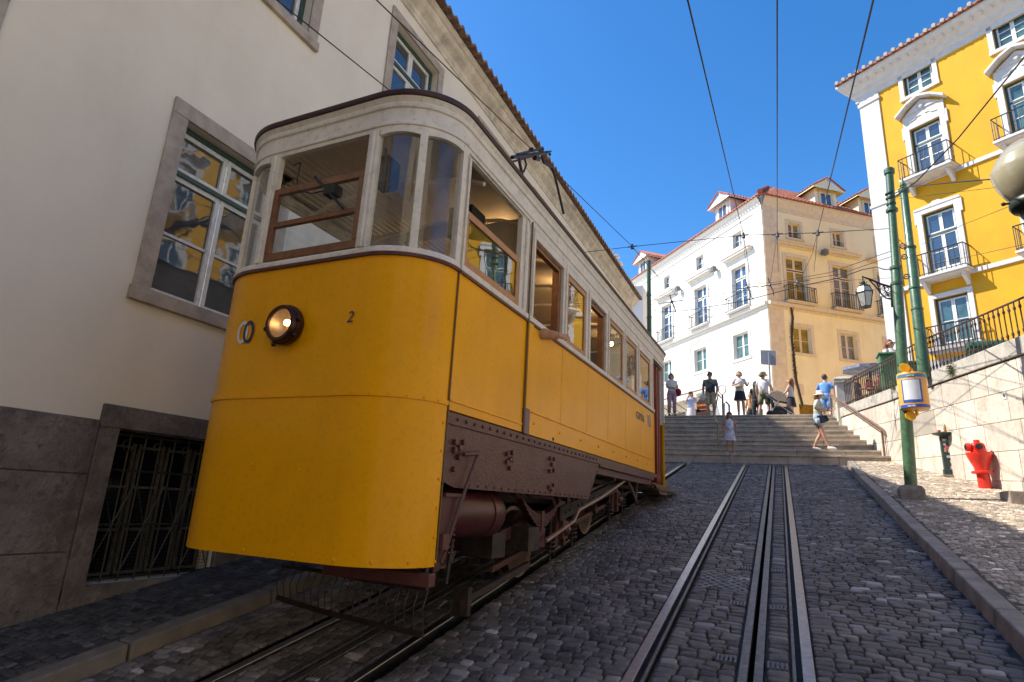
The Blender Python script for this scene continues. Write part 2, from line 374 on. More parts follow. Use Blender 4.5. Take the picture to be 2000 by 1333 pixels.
slot(-.25, 'black cable slot with worn iron lips between the empty rails'); slot(-2.79, 'cable slot in the shadow beneath the yellow tram')
mh = thing('inspection_cover', 'chequered iron cover in the cobbles left of the cable slot', 'cover', grd(1412, 1135))
c = grd(1412, 1135); m = MB(); m.hexa(skew(c[0]-.2, c[0]+.2, c[1]-.24, c[1]+.24, -.05, .0)); m.build('cover_frame', M_STEELD, mh)
m = MB()
for i in range(9):
    for j in range(9):
        if (i+j) % 2 == 0: a = c[0]-.175+i*.044; b = c[1]-.21+j*.053; m.hexa(skew(a-.016, a+.016, b-.018, b+.018, -.0, .008))
m.build('cover_stud', M_STEELD, mh)

# ------------------------------------------------------------------ steps and plaza
M_LIME = mat('step_limestone', (.44, .375, .30), .75, var=.25, scale=2.5, bump=.3, bscale=50, stain=[((.15, .13, .11), .65, 2.2), ((.46, .42, .36), .4, 6)], attr=None)
M_PLAZA = mat('plaza_stone', (.56, .50, .41), .75, var=.2, scale=1.5, bump=.2, bscale=40)
STEP = [(17.04, 3.17), (17.64, 3.36), (18.15, 3.555), (18.67, 3.74), (19.2, 3.935), (19.72, 4.135), (20.22, 4.34), (20.73, 4.55), (21.27, 4.755), (21.85, 4.93)]
PZ = 4.93
mb = MB()
for k, (y, z) in enumerate(STEP):
    zb = (T*YE-.2) if k == 0 else STEP[k-1][1]-.03; yb = (STEP[k+1][0] if k < 9 else 22.2)+.06; x = -5.19
    while x < wall_x(y)+.05:
        ln = rng.uniform(.9, 1.9); x1 = min(x+ln-.008, wall_x(y)+.12)
        if x1-x > .1:
            mb.box(x, x1, y, yb, zb-.02, z-.055); mb.box(x, x1, y-.035, yb, z-.053, z+rng.normal(0, .0015))
        x += ln
o = struct(mb, 'stone_steps', M_LIME, bevel=.006)
mb = MB(); mb.box(-5.19, wall_x(YE), YE-.09, 21.9, 2.0, T*YE-.02); mb.box(-60, 60, 22.1, 90, PZ-.3, PZ-.003)
struct(mb, 'plaza_ground', M_PLAZA)
# ------------------------------------------------------------------ windows, balconies
M_WHITEP = mat('window_paint', (.74, .74, .71), .45, var=.12, scale=9, stain=[((.35, .32, .28), .5, 12)])
M_DKGREEN = mat('dark_green_paint', (.035, .075, .06), .4, var=.2, scale=8)
M_IRON = mat('wrought_iron', (.028, .03, .028), .45, metal=.3, var=.3, scale=20)
def pane_mat(name, col, ior=1.9, var=.3, rough=.03, wob=.05):
    m = mat(name, col, rough, var=var, scale=1.3); b = m.node_tree.nodes['Principled BSDF']; b.inputs['IOR'].default_value = ior; b.inputs['Specular IOR Level'].default_value = .5
    n = m.node_tree; t = n.nodes.new('ShaderNodeTexNoise'); t.inputs['Scale'].default_value = 2.2
    tc = n.nodes.new('ShaderNodeTexCoord'); n.links.new(tc.outputs['Object'], t.inputs['Vector'])
    bp = n.nodes.new('ShaderNodeBump'); bp.inputs['Strength'].default_value = wob; bp.inputs['Distance'].default_value = .05; n.links.new(t.outputs['Fac'], bp.inputs['Height']); n.links.new(bp.outputs[0], b.inputs['Normal'])
    return m
def window(F, parent, s0, s1, z0, z1, trim=None, tw=.16, tp=.05, sill=True, gframe=None, gw=.04, sash=None, sw=.05, transom=None, bars=1, pane=None, dep=.14, cols=2, ears=0, name='window', tdep=.0, topbars=0, panels=0):
    """surround > frame, sash, pane; transom: share of the height where the transom bar sits; bars: glazing bars per leaf"""
    m = MB(); tr = trim or M_WHITEP
    z0b = z0
    m.fbox(F, s0-tw, s0, z0b, z1, -tdep, tp); m.fbox(F, s1, s1+tw, z0b, z1, -tdep, tp); m.fbox(F, s0-tw, s1+tw, z1, z1+tw, -tdep, tp+.004)
    if sill: m.fbox(F, s0-tw-.02, s1+tw+.02, z0-tw*.8, z0, -tdep, tp+.025)
    for k in range(ears): 
        m.fbox(F, s0-tw-.07, s0-tw, z1-.35, z1+tw, -tdep, tp-.004); m.fbox(F, s1+tw, s1+tw+.07, z1-.35, z1+tw, -tdep, tp-.004)
    w_ = m.build(name, tr, parent, bevel=.006)
    a, b, c, e = s0, s1, z0, z1
    if gframe:
        m = MB(); m.fbox(F, a, a+gw, c, e, -dep-.03, -dep+.05); m.fbox(F, b-gw, b, c, e, -dep-.03, -dep+.05); m.fbox(F, a+gw, b-gw, e-gw, e, -dep-.03, -dep+.05); m.fbox(F, a+gw, b-gw, c, c+gw*.7, -dep-.03, -dep+.05)
        zt = None
        if transom: zt = c+(e-c)*transom; m.fbox(F, a+gw, b-gw, zt-gw*.55, zt+gw*.55, -dep-.03, -dep+.045)
        m.build('window_frame', gframe, w_, bevel=.004); a += gw; b -= gw; e -= gw; c += gw*.7
    m = MB(); sm = sash or M_WHITEP; g = MB(); zt = z0+(z1-z0)*transom if transom else None; o = gw*.55 if gframe else sw*.5
    parts = [(c, (zt-o) if zt else e, bars)]+([(zt+o, e, topbars)] if zt else [])
    for (lo, hi, nb) in parts:
        W = (b-a)/cols
        for k in range(cols):
            x0, x1 = a+k*W+.004, a+(k+1)*W-.004
            m.fbox(F, x0, x0+sw, lo, hi, -dep-.02, -dep+.02); m.fbox(F, x1-sw, x1, lo, hi, -dep-.02, -dep+.02)
            lo2 = lo+sw
            if panels and lo == parts[0][0]: lo2 = lo+(hi-lo)*panels
            m.fbox(F, x0+sw, x1-sw, lo, lo2, -dep-.018, -dep+.018); m.fbox(F, x0+sw, x1-sw, hi-sw, hi, -dep-.018, -dep+.018)
            for q in range(nb):
                zz = lo2+(hi-sw-lo2)*(q+1)/(nb+1); m.fbox(F, x0+sw, x1-sw, zz-.014, zz+.014, -dep-.012, -dep+.012)
            g.fbox(F, x0+sw-.005, x1-sw+.005, lo2-.005, hi-sw+.005, -dep-.014, -dep-.008)
    m.build('sash', sm, w_); g.build('pane', pane, w_); return w_
def balcony(F, parent, s0, s1, z, proj, h, slab, rail=None, nb=9, thick=.12, bow=0, brackets=False, kn=True):
    m = MB(); m.fbox(F, s0, s1, z-thick*.55, z, .003, proj); m.fbox(F, s0+.05, s1-.05, z-thick, z-thick*.55, .003, proj-.07)
    if brackets:
        for s in (s0+.22, s1-.22): m.prism([F.P(s-.06, z-thick, .003), F.P(s-.06, z-thick, proj*.75), F.P(s-.06, z-thick-.1, proj*.7), F.P(s-.06, z-thick-.42, .06), F.P(s-.06, z-thick-.42, .003)], F.d*.12)
    b = m.build('balcony', slab, parent, bevel=.008)
    m = MB(); r = .014; q = proj-.04; a, e = s0+.04, s1-.04
    for zz, rr in ((z+h, .024), (z+.07, .015)):
        m.tube([F.P(a, zz, .01), F.P(a, zz, q), F.P(e, zz, q), F.P(e, zz, .01)], rr, 5)
    n = nb
    for k in range(n+1):
        s = a+(e-a)*k/n; m.tube([F.P(s, z, q), F.P(s, z+h, q)], r, 4)
        if kn: m.ball(F.P(s, z+h*.5, q), .022, 6)
    for s in (a, e):
        for k in (1, 2): m.tube([F.P(s, z, q*k/3), F.P(s, z+h, q*k/3)], r, 4)
    m.build('balcony_rail', rail or M_IRON, b); return b
def tile_roof(F, parent, s0, s1, d0, z0, d1, z1, m_, pitch=.22, amp=.05, name='roof', s0b=None, s1b=None, rows=10):
    """rows of curved clay tiles; (d0,z0) at the eave, (d1,z1) at the ridge; s0b/s1b trim the ridge end (hips)"""
    m = MB(); n = int((s1-s0)/pitch); s0b = s0 if s0b is None else s0b; s1b = s1 if s1b is None else s1b
    prof = [(0, 0), (.18, .75), (.35, 1), (.52, .75), (.7, 0), (.85, -.12)]
    ss = [(k+p) * pitch for k in range(n) for p, _ in prof]+[n*pitch]; hh = [q*amp for k in range(n) for _, q in prof]+[0]
    prev = None
    for r in range(rows):
        for e in (0, 1):
            t = (r+e)/rows; d = d0+(d1-d0)*t; z = z0+(z1-z0)*t+(0.035 if e == 0 else 0.)
            lo = s0+(s0b-s0)*t; hi = s1+(s1b-s1)*t
            row = [F.P(min(max(s0+s, lo), hi), z+h, d) for s, h in zip(ss, hh)]
            if prev is not None: m.sheet([prev, row])
            prev = row
    # closed tile ends along the eave
    top = [F.P(s0+s, z0+.035+h, d0) for s, h in zip(ss, hh)]; bot = [F.P(s0+s, z0+.035+h-.025-.03, d0+.0) for s, h in zip(ss, hh)]
    m.sheet([bot, top]); inn = [F.P(s0+s, z0+.04, d0+(d1-d0)*.06) for s in ss]; m.sheet([bot, inn])
    return m.build(name, m_, parent, smooth=True, ang=50, recalc=False)
M_TILE = mat('clay_tile', (.36, .115, .06), .75, var=.3, scale=3, bump=.2, bscale=30, stain=[((.19, .08, .05), .6, 4), ((.45, .25, .16), .4, 7)])

# ------------------------------------------------------------------ building on the left
M_PL = mat('cream_render', (.84, .76, .64), .85, var=.05, scale=.5, bump=.10, bscale=14, streak=((.60, .52, .41), .25, 1.4, .25), stain=[((.66, .58, .47), .45, .3)])
M_LST = mat('grey_limestone_trim', (.44, .37, .30), .7, var=.2, scale=4, bump=.3, bscale=30, stain=[((.33, .24, .17), .45, 6), ((.22, .20, .19), .4, 3)])
M_BASE = mat('plinth_stone', (.165, .142, .132), .75, var=.4, scale=1.5, bump=.8, bscale=22, stain=[((.09, .068, .064), .9, 3.4), ((.24, .20, .175), .6, 5), ((.06, .045, .042), .8, 17), ((.30, .27, .25), .5, 11)])  # dark reddish stone, darkened further to paint in the lower-left shade
M_CORN = mat('weathered_cornice', (.66, .59, .48), .85, var=.2, scale=2, bump=.35, bscale=18, stain=[((.22, .19, .15), .7, 2.2), ((.42, .36, .28), .5, 6)])
M_OLDT = mat('old_roof_tile', (.23, .14, .10), .85, var=.4, scale=6, bump=.3, bscale=30, stain=[((.07, .06, .05), .7, 5), ((.32, .28, .22), .5, 9)])
LB = thing('cream_building', 'tall cream rendered building with stone framed windows close behind the yellow tram', 'building', (-5.2, 8, 1.3))
LF = Fac((-5.2, 0), 0); LE = 22.7; LS = -24.
ops = []; cols_ = [3.28+2.96*k for k in range(-4, 7)]
for s in cols_:
    ops += [(s, s+1.25, 7.22, 8.95), (s, s+1.25, 3.32 if s < 14 else 5.4, 5.11 if s < 14 else 6.6)]
    if s < 8: ops.append((s, s+1.2, .80+T*(s-3.28), 2.06 if s < 4 else 2.2))
m = MB(); wall_mesh(m, LF, LS, LE, -1.6, 9.56, ops, depth=.24); m.fbox(LF, LE-.005, LE, 0, 9.5, -9, -.0); m.fbox(LF, LS, LE-.02, -1.6, 9.6, -9, -8.9); m.fbox(LF, LS, LS+.1, -1.6, 9.6, -9, -.01)
m.build('wall', M_PL, LB, recalc=False)
PLS = {}                                                            # stone plinth: courses of slabs
for z0, z1 in ((-1.4, -.25), (-.24, .42), (.43, 1.06), (1.07, 1.66), (1.67, 2.11)):
    s = LS
    while s < 18:
        ln = rng.uniform(.8, 1.6); e = s+ln-.008
        lim = [(c-.17, c+1.2+.17) for c in cols_ if c < 8]
        segs = [(s, e)]
        for a, b in lim:
            segs = [(p, min(q, a)) for p, q in segs if p < a]+[(max(p, b), q) for p, q in segs if q > b]
        for p, q in segs:
            if q-p > .03: (PLS.setdefault(sum(1 for c in cols_ if c < 8 and c < p), MB())).fbox(LF, p, q, z0, z1, -.05, .028+rng.normal(0, .002))
        s += ln
for q in PLS.values():
    q.build('plinth', M_BASE, LB, bevel=.006); ys = [p[1] for p in q.v]; g = MB(); g.fbox(LF, min(ys)+.01, max(ys)-.01, -1.38, 2.10, -.04, .017); g.build('plinth_mortar', mat('dark_mortar', (.10, .085, .075), .95, var=.3, scale=12), LB)
P_LW = pane_mat('left_window_glass', (.07, .075, .078), 2.0, wob=.10)
P_LU = pane_mat('left_upper_glass', (.05, .055, .06), 2.3, wob=.05)
for s in cols_:
    if s < -4: continue
    if s < 14: window(LF, LB, s, s+1.25, 3.32, 5.11, trim=M_LST, tw=.165, tp=.03, gframe=M_DKGREEN, gw=.045, transom=.72, bars=1, pane=P_LW, dep=.15, sw=.048)
    else: window(LF, LB, s, s+1.25, 5.4, 6.6, trim=M_LST, tw=.165, tp=.03, gframe=M_DKGREEN, gw=.045, bars=1, pane=P_LW, dep=.15)
    window(LF, LB, s, s+1.25, 7.22, 8.95, trim=M_LST, tw=.165, tp=.03, gframe=M_DKGREEN, gw=.06, transom=.66, bars=0, pane=P_LU, dep=.16, sw=.055)
    if s < 8 and s > -3:
        z0 = .80+T*(s-3.28); z1 = 2.06 if s < 4 else 2.2; e = s+1.2
        g = MB(); tw = .165
        g.fbox(LF, s-tw, s, z0-.12+0*s, z1, -.02, .04); g.fbox(LF, e, e+tw, z0-.12, z1, -.02, .04); g.fbox(LF, s-tw, e+tw, z1, z1+.19, -.02, .045)
        g.prism([LF.P(s-tw, z0-.35, .038), LF.P(e+tw, z0-.35, .038), LF.P(e+tw, z0, .038), LF.P(s-tw, z0-.0, .038)], LF.n*-.06)
        wd = g.build('basement_window', M_BASE, LB, bevel=.006)
        g = MB()                                                     # inner casements behind the grille
        for k in range(4):
            a = s+.06+k*.285; g.fbox(LF, a, a+.022, z0+.04, z1-.1, -.2, -.17); g.fbox(LF, a+.235, a+.257, z0+.04, z1-.1, -.2, -.17)
            for q in (0, .33, .66, .98): zz = z0+.04+(z1-z0-.16)*q; g.fbox(LF, a, a+.25, zz, zz+.022, -.198, -.172)
        g.build('casement', mat('old_casement', (.11, .10, .09), .6, var=.3, scale=10), wd)
        g = MB(); g.fbox(LF, s, e, z0, z1, -.235, -.215); g.build('pane', mat('basement_glass', (.006, .006, .008), .12), wd)
        g = MB()
        for zz in (z0+.02, z0+(z1-z0)*.36, z0+(z1-z0)*.72, z1-.05): g.fbox(LF, s, e, zz, zz+.02, -.06, -.045)
        for k in range(9): a = s+.02+k*(e-s-.04)/8; g.tube([LF.P(a, z0, -.05), LF.P(a, z1-.02, -.05)], .007, 5)
        for k in range(4):                                           # scrolled bars and diagonals
            a = s+.15+k*.29
            g.tube([LF.P(a-.13, z0+.1, -.04), LF.P(a, z0+.45, -.04), LF.P(a-.13, z0+.8, -.04)], .006, 4); g.tube([LF.P(a+.13, z0+.1, -.04), LF.P(a, z0+.45, -.04), LF.P(a+.13, z0+.8, -.04)], .006, 4)
            g.tube([LF.P(a+.05*math.cos(t), z1-.13+.05*math.sin(t), -.04) for t in np.linspace(0, 6.0, 12)], .006, 4)
        g.build('grille', M_IRON, wd)
        g = MB()                                                     # fine wire mesh on the lower part
        for k in range(40): a = s+.01+k*(e-s-.02)/39; g.tube([LF.P(a, z0, -.085), LF.P(a, z0+.75, -.085)], .0017, 3, caps=False)
        for k in range(24): zz = z0+.03+k*.031; g.tube([LF.P(s, zz, -.085), LF.P(e, zz, -.085)], .0017, 3, caps=False)
        g.build('wire_mesh', M_IRON, wd)
m = MB()                                                            # moulded cornice
prof = [(0, 9.36), (.03, 9.37), (.03, 9.42), (.05, 9.45), (.05, 9.53), (.10, 9.57), (.16, 9.61), (.19, 9.65), (.19, 9.70), (.23, 9.72), (.27, 9.76), (.27, 9.80), (0, 9.83)]
m.sheet([[LF.P(LS, z, d) for d, z in prof], [LF.P(LE+.05, z, d) for d, z in prof]]); m.add([LF.P(LE+.05, z, d) for d, z in prof], [tuple(range(len(prof)))])
m.build('cornice', M_CORN, LB, recalc=False)
tile_roof(LF, LB, LS, LE+.15, .40, 9.80, -6.0, 12.2, M_OLDT, pitch=.235, amp=.07, rows=8)

# unseen houses added behind the camera to cut sky light and bounce sun
for lab, x0, x1, y0, y1, h in (('unseen pale house front added across the street behind the camera to shape the light', 5.2, 14, -30, -1.6, 19), ('unseen tall house added downhill behind the camera to block sky light', -16, 14, -34, -24.2, 18)):
    t = thing('unseen_added_house', lab, 'building', ((x0+x1)/2, (y0+y1)/2, T*y0)); m = MB(); F = Fac((x0, y1), 180) if x0 > 0 else Fac((x0, y1), 90)
    L_ = (y1-y0) if x0 > 0 else (x1-x0); op = [(s, s+1.2, z, z+2.) for s in np.arange(1.2, L_-1.3, 3.) for z in (2.0, 5.6, 9.0, 12.4)]
    wall_mesh(m, F, 0, L_, T*y0-1, h, op); m.box(x0+.3, x1, y0, y1-.3, T*y0-1, h-.02); m.build('wall', mat('pale_ochre_render', (.50, .42, .30), .85, var=.06, scale=1) if x0 > 0 else mat('brown_render', (.20, .17, .14), .85, var=.1, scale=1), t, recalc=False)
    g = MB(); fr = MB()
    for a, b, c_, d_ in op: g.fbox(F, a, b, c_, d_, -.2, -.17); fr.fbox(F, (a+b)/2-.04, (a+b)/2+.04, c_, d_, -.168, -.12)
    g.build('pane', P_LW, t); fr.build('window_bars', M_WHITEP, t)
# ------------------------------------------------------------------ retaining wall, coping, railing, terrace
M_RW = mat('pale_retaining_stone', (.64, .575, .485), .8, var=.1, scale=2, attr='tone', bump=.25, bscale=30, stain=[((.36, .30, .22), .7, 2.3), ((.28, .25, .21), .55, 11)], streak=((.40, .35, .28), .4, 5, .8))
M_COP = mat('coping_stone', (.46, .43, .375), .8, var=.15, scale=3, bump=.35, bscale=28, stain=[((.13, .12, .11), .75, 1.8), ((.25, .24, .12), .35, 6)])
def rh(y): return float(np.interp(y, [8, 11, 12.5, 15, 20], [.58, .62, .68, .80, .80]))
def SY(y): return (y-A_[1])/WD[1]          # wall distance for a given y
def cz(y): return float(np.interp(y, [-4, 8, 11.04, 12.6, 14.7, 17, 19.66, 21.5], [4.2, 4.36, 4.48, 4.56, 4.66, 4.75, 4.90, 4.97]))   # coping top
RW = thing('retaining_wall', 'pale stone block retaining wall with a darker coping beside the right pavement', 'wall', (2.9, 14, 2.3))
FW = WF; m = MB(); 
y = 21.95; rows = 5
# courses follow the slope of the coping near the top and lie level below
ycut = 21.9
def zrow(y, k):     # course lines
    top = cz(y)-.17; bot = T*min(y, YE)+.05; return top-(top-(2.0))*k/5.6 if k < 6 else 0
s_end = SY(-5); 
for k in range(7):
    s = SY(21.9)
    while s < SY(-5):
        ln = rng.uniform(.55, 1.25); e = min(s+ln, SY(-5)); ya = A_[1]+WD[1]*s; yb = A_[1]+WD[1]*e
        za1, zb1 = cz(ya)-.30-.47*k, cz(yb)-.30-.47*k; za0, zb0 = za1-.463, zb1-.463
        if za1 > T*ya-.1:
            g = .006; n0 = len(m.v)
            m.hexa([WF.P(s+g, za0, -.12), WF.P(e-g, zb0, -.12), WF.P(e-g, zb0, 0), WF.P(s+g, za0, 0), WF.P(s+g, za1, -.12), WF.P(e-g, zb1, -.12), WF.P(e-g, zb1, 0), WF.P(s+g, za1, 0)])
            d = rng.normal(0, .003); 
            m.a += [float(rng.choice([1., 1.06, .92, .98, .82, .62], p=[.25, .2, .2, .13, .13, .09]))]*(len(m.v)-n0)
        s = e
o = m.build('wall', M_RW, RW, bevel=.006); at = o.data.attributes.new('tone', 'FLOAT', 'POINT'); at.data.foreach_set('value', m.a)
m = MB(); a, b = SY(21.9), SY(-5)
m.hexa([WF.P(a, 0, -.6), WF.P(b, -1, -.6), WF.P(b, -1, -.02), WF.P(a, 0, -.02), WF.P(a, cz(21.9)-.3, -.6), WF.P(b, cz(-5)-.3, -.6), WF.P(b, cz(-5)-.3, -.02), WF.P(a, cz(21.9)-.3, -.02)])
m.build('wall_core', M_JOINT, RW)
m = MB(); s = SY(21.6)
while s < SY(-5):
    e = min(s+rng.uniform(.9, 1.5), SY(-5)); ya = A_[1]+WD[1]*s; yb = A_[1]+WD[1]*e; g = .003
    m.hexa([WF.P(s+g, cz(ya)-.28, -.28), WF.P(e-g, cz(yb)-.28, -.28), WF.P(e-g, cz(yb)-.28, .035), WF.P(s+g, cz(ya)-.28, .035), WF.P(s+g, cz(ya), -.28), WF.P(e-g, cz(yb), -.28), WF.P(e-g, cz(yb), .03), WF.P(s+g, cz(ya), .03)]); s = e
m.build('coping', M_COP, RW, bevel=.012)
# end pier at the head of the steps
pp = WF.P(SY(20.9), 0, -.18); PR = thing('stone_pier', 'squat stone pier with a moulded cap at the top right of the steps', 'pier', (pp[0], pp[1], PZ-.2))
m = MB(); x, y = pp[0], pp[1]; m.box(x-.24, x+.24, y-.24, y+.24, 4.4, 5.14); m.box(x-.215, x+.215, y-.215, y+.215, 5.14, 5.74); m.build('shaft', M_RW if False else mat('pier_stone', (.52, .48, .43), .8, var=.12, scale=3, bump=.25, bscale=30, stain=[((.3, .26, .22), .5, 3)]), PR, bevel=.015)
m = MB(); m.box(x-.27, x+.27, y-.27, y+.27, 5.74, 5.80); m.lathe([(.30, 5.80), (.38, 5.84), (.38, 5.87), (.28, 5.94), (.12, 5.97), (.01, 5.975)], (x, y, 0), 4, M=Matrix.Rotation(R_(45), 4, 'Z')); m.build('cap', M_COP, PR, bevel=.008)
# railing on the coping
RL = thing('iron_railing', 'rusty iron railing with turned bars along the top of the retaining wall', 'railing', (2.6, 15, 4.7))
M_RUST = mat('rusty_rail', (.085, .055, .042), .6, metal=.3, var=.35, scale=14, bump=.25, bscale=60, stain=[((.13, .06, .03), .6, 9)])
m = MB(); pts0 = []; pts1 = []
for y in np.linspace(20.6, 3, 40): s = SY(y); pts1.append(WF.P(s, cz(y)+rh(y), -.12)); pts0.append(WF.P(s, cz(y)+.05, -.12))
m.tube(pts1, .019, 6); m.tube(pts0, .014, 6); m.build('handrail', M_RUST, RL, smooth=True)
s = SY(20.55); k = 0
while s < SY(7):
    y = A_[1]+WD[1]*s; z = cz(y); m = MB(); b = WF.P(s, 0, -.12)
    m.lathe([(.012, z+.0), (.014, z+.09), (.022, z+.12), (.022, z+.14), (.011, z+.17), (.011, z+rh(y)-.15), (.022, z+rh(y)-.12), (.022, z+rh(y)-.10), (.012, z+rh(y)-.07), (.012, z+rh(y))], (b[0], b[1], 0), 6); m.build('baluster', M_RUST, RL, smooth=True); s += .155
# terrace behind the coping
m = MB(); rowsA = []
for y in np.linspace(22.3, -5, 24):
    s = SY(y); rowsA.append([WF.P(s, cz(min(y, 21))-.10, -.15), WF.P(s, cz(min(y, 21))-.10+.0, -16.)])
m.sheet(rowsA); struct(m, 'terrace_paving', M_PLAZA, recalc=False)
# stair handrails
M_BRZ = mat('brown_handrail', (.20, .12, .085), .5, metal=.3, var=.3, scale=12)
hb = grd(1728, 888, .0); 
def hrail(name, label, pts_top, posts, base):
    t = thing(name, label, 'handrail', base); m = MB()
    m.tube(pts_top, .03, 8); m.build('top_rail', M_BRZ, t, smooth=True)
    for p, z in posts: m = MB(); m.tube([(p[0], p[1], z), p], .026, 8); m.build('post', M_BRZ, t, smooth=True)
    return t
P0_ = aty(1722, 838, 17.25); P0b = aty(1730, 846, 17.15); P1_ = aty(1621, 770, 21.4)
t = hrail('stair_handrail', 'brown metal handrail down the right side of the steps', [tuple(P1_), tuple(P0_), tuple(P0b), (P0b[0]+.03, P0b[1], P0b[2]-.12)], [(tuple(P0_), 3.17), ((P0b[0]+.03, P0b[1], P0b[2]-.1), 3.17), (tuple(P1_), 4.72)], (P0_[0], P0_[1], 3.17))
m = MB(); q = np.array([0, 0, -.09]); m.tube([tuple(P1_+q), tuple(P0_+q)], .014, 6); m.build('lower_rail', M_BRZ, t)
# central railing at the left, two standards
t = thing('stair_railing', 'brass coloured tubular railing at the head of the steps behind the little girl', 'railing', (-1.9, 20.5, 4.3))
m = MB()
for px in (1411, 1397):
    a = aty(px, 800, 20.2)
M_OLDB = mat('old_brass_tube', (.24, .19, .12), .45, metal=.6, var=.3, scale=15)
a = aty(1410, 760, 19.3); b = aty(1411, 772, 19.3)
m.tube([(a[0], 19.3, 3.93), tuple(b)], .03, 8); m.tube([tuple(b), tuple(aty(1404, 766, 19.3)), tuple(aty(1403, 757, 19.3)), tuple(aty(1410, 752, 19.3)), tuple(aty(1418, 756, 19.3)), tuple(aty(1417, 766, 19.3)), tuple(b)], .014, 6)
m.build('standard', M_OLDB, t, smooth=True)
m = MB(); c = aty(1402, 862, 17.6); m.tube([(c[0], 17.6, 3.36), tuple(aty(1401, 826, 17.6)), tuple(aty(1396, 812, 18.6)), tuple(aty(1397, 800, 19)), tuple(aty(1403, 770, 19.3)), tuple(aty(1408, 778, 19.3))], .02, 7)
m.tube([tuple(aty(1401, 826, 17.6)), tuple(aty(1390, 826, 17.6))], .015, 6); m.build('curved_rail', M_OLDB, t, smooth=True)
m = MB(); m.tube([tuple(aty(1414, 815, 21.5)), tuple(aty(1414, 790, 21.5)), tuple(aty(1418, 785, 21.5)), tuple(aty(1424, 792, 21.5)), tuple(aty(1425, 815, 21.5))], .035, 8); m.build('hoop', mat('galvanised', (.35, .36, .37), .4, metal=.7), t, smooth=True)

# ------------------------------------------------------------------ green poles
M_GP = mat('green_pole_paint', (.05, .125, .058), .38, var=.2, scale=5, bump=.12, bscale=50, stain=[((.03, .07, .045), .5, 5), ((.3, .33, .28), .35, 16)], coat=.3)
def pole(name, label, base, top, r0, r1, rings=(), block=False, cap=True, group='green catenary poles'):
    t = thing(name, label, 'pole', base, group); b = np.array(base, float); e = np.array(top, float); m = MB()
    P = lambda f: b+(e-b)*f
    m.tube([P(0), P(.33), P(.34), P(.66), P(.67), P(1)], [r0, r0, r0*.93, r0*.93, r1, r1], 14); m.build('shaft', M_GP, t, smooth=True)
    for f in (.34, .67)+tuple(rings): m = MB(); m.tube([P(f-.004), P(f+.004)], [r0*1.08]*2, 14); m.build('collar', M_GP, t, smooth=True)
    m = MB()
    if cap: m.tube([P(.985), P(.99), P(1.), P(1.005)], [r1*1.3, r1*1.35, r1*1.35, r1*.9], 14); m.build('cap', M_GP, t, smooth=True)
    return t
gb = grd(1781, 973, .125)
p1 = pole('catenary_pole', 'green steel pole on a stone block carrying the timetable box and the hanging lantern', (gb[0], gb[1], gb[2]), tuple(aty(1736.5, 332, gb[1])), .085, .062, rings=(.62, .86))
m = MB(); m.lathe([(.235, gb[2]-.1), (.24, gb[2]+.12), (.20, gb[2]+.17), (.17, gb[2]+.185)], (gb[0], gb[1], 0), 4, M=Matrix.Rotation(R_(40), 4, 'Z')); m.build('base_block', mat('granite_block', (.22, .20, .175), .85, var=.25, scale=6, bump=.5, bscale=40), p1, bevel=.02)
q = aty(1738, 378, gb[1])
for dz in (0, -.09, -.2): m = MB(); m.tube([(q[0], q[1], q[2]+dz), (q[0]-.0, q[1], q[2]+dz-.02)], .075, 12); m.build('wire_band', mat('band_iron', (.05, .07, .05), .5, metal=.5), p1, smooth=True)
e = aty(1766, 352, 15.0); bb = aty(1808, 735, 14.2)
p2 = pole('catenary_pole', 'second green pole standing on the terrace in front of the yellow facade', (bb[0], 14.3, cz(14.3)-.12), tuple(aty(1765, 372, 14.6)), .11, .08, rings=(.45,))
m = MB(); q = aty(1765, 372, 14.6); m.lathe([(.09, 0), (.11, .03), (.06, .07), (.075, .12), (.03, .2), (.012, .34), (.002, .36)], tuple(q), 12); m.build('finial', M_GP, p2, smooth=True)
e = aty(1267, 512, 19.0); b3 = aty(1267, 640, 19.0)
p3 = pole('catenary_pole', 'green pole rising behind the roof of the tram in front of the white house', (e[0]+.0, 19.0, 3.75), tuple(e), .08, .07, rings=(.8,), cap=False)
m = MB(); m.lathe([(.075, 0), (.09, .02), (.03, .06), (.01, .17)], tuple(e), 10); m.build('finial', M_GP, p3, smooth=True)
# lantern on its scroll bracket
LN = thing('hanging_lantern', 'old glazed street lantern hanging from a scrolled bracket on the green pole', 'lantern', tuple(aty(1688, 575, gb[1])))
def q_(px, py, dy=0): return tuple(aty(px, py, gb[1]+dy))
m = MB()
m.tube([q_(1684, 541), q_(1700, 546), q_(1720, 555), q_(1743, 562)], [.012, .016, .018, .02], 6); m.tube([q_(1696, 545), q_(1710, 560), q_(1722, 575), q_(1731, 583), q_(1745, 586), q_(1746, 596)], .012, 6)
def scroll(cx, cy, r, a0, turns, n=18): return [q_(cx+r*(1-.75*k/n)*math.cos(a0+turns*2*math.pi*k/n), cy+r*(1-.75*k/n)*math.sin(a0+turns*2*math.pi*k/n)) for k in range(n+1)]
for cx, cy, r, a0, tn in ((1733, 566, 7, 0, 1.3), (1738, 577, 6, 2, -1.3), (1726, 563, 5, 1, 1.2), (1717, 558, 4, 0, -1.2), (1731, 574, 5, 3, 1.2)): m.tube(scroll(cx, cy, r, a0, tn), .007, 5)
m.tube([q_(1712, 553), q_(1718, 568)], .01, 5); m.tube([q_(1724, 557), q_(1735, 580)], .008, 5); m.tube([q_(1741, 556), q_(1743, 600)], .02, 6)
m.build('bracket', M_IRON, LN, smooth=True)
lc = aty(1688, 575, gb[1]); sc = aty(1688, 600, gb[1]); hh = np.linalg.norm(aty(1688, 561, gb[1])-aty(1691, 600, gb[1]))
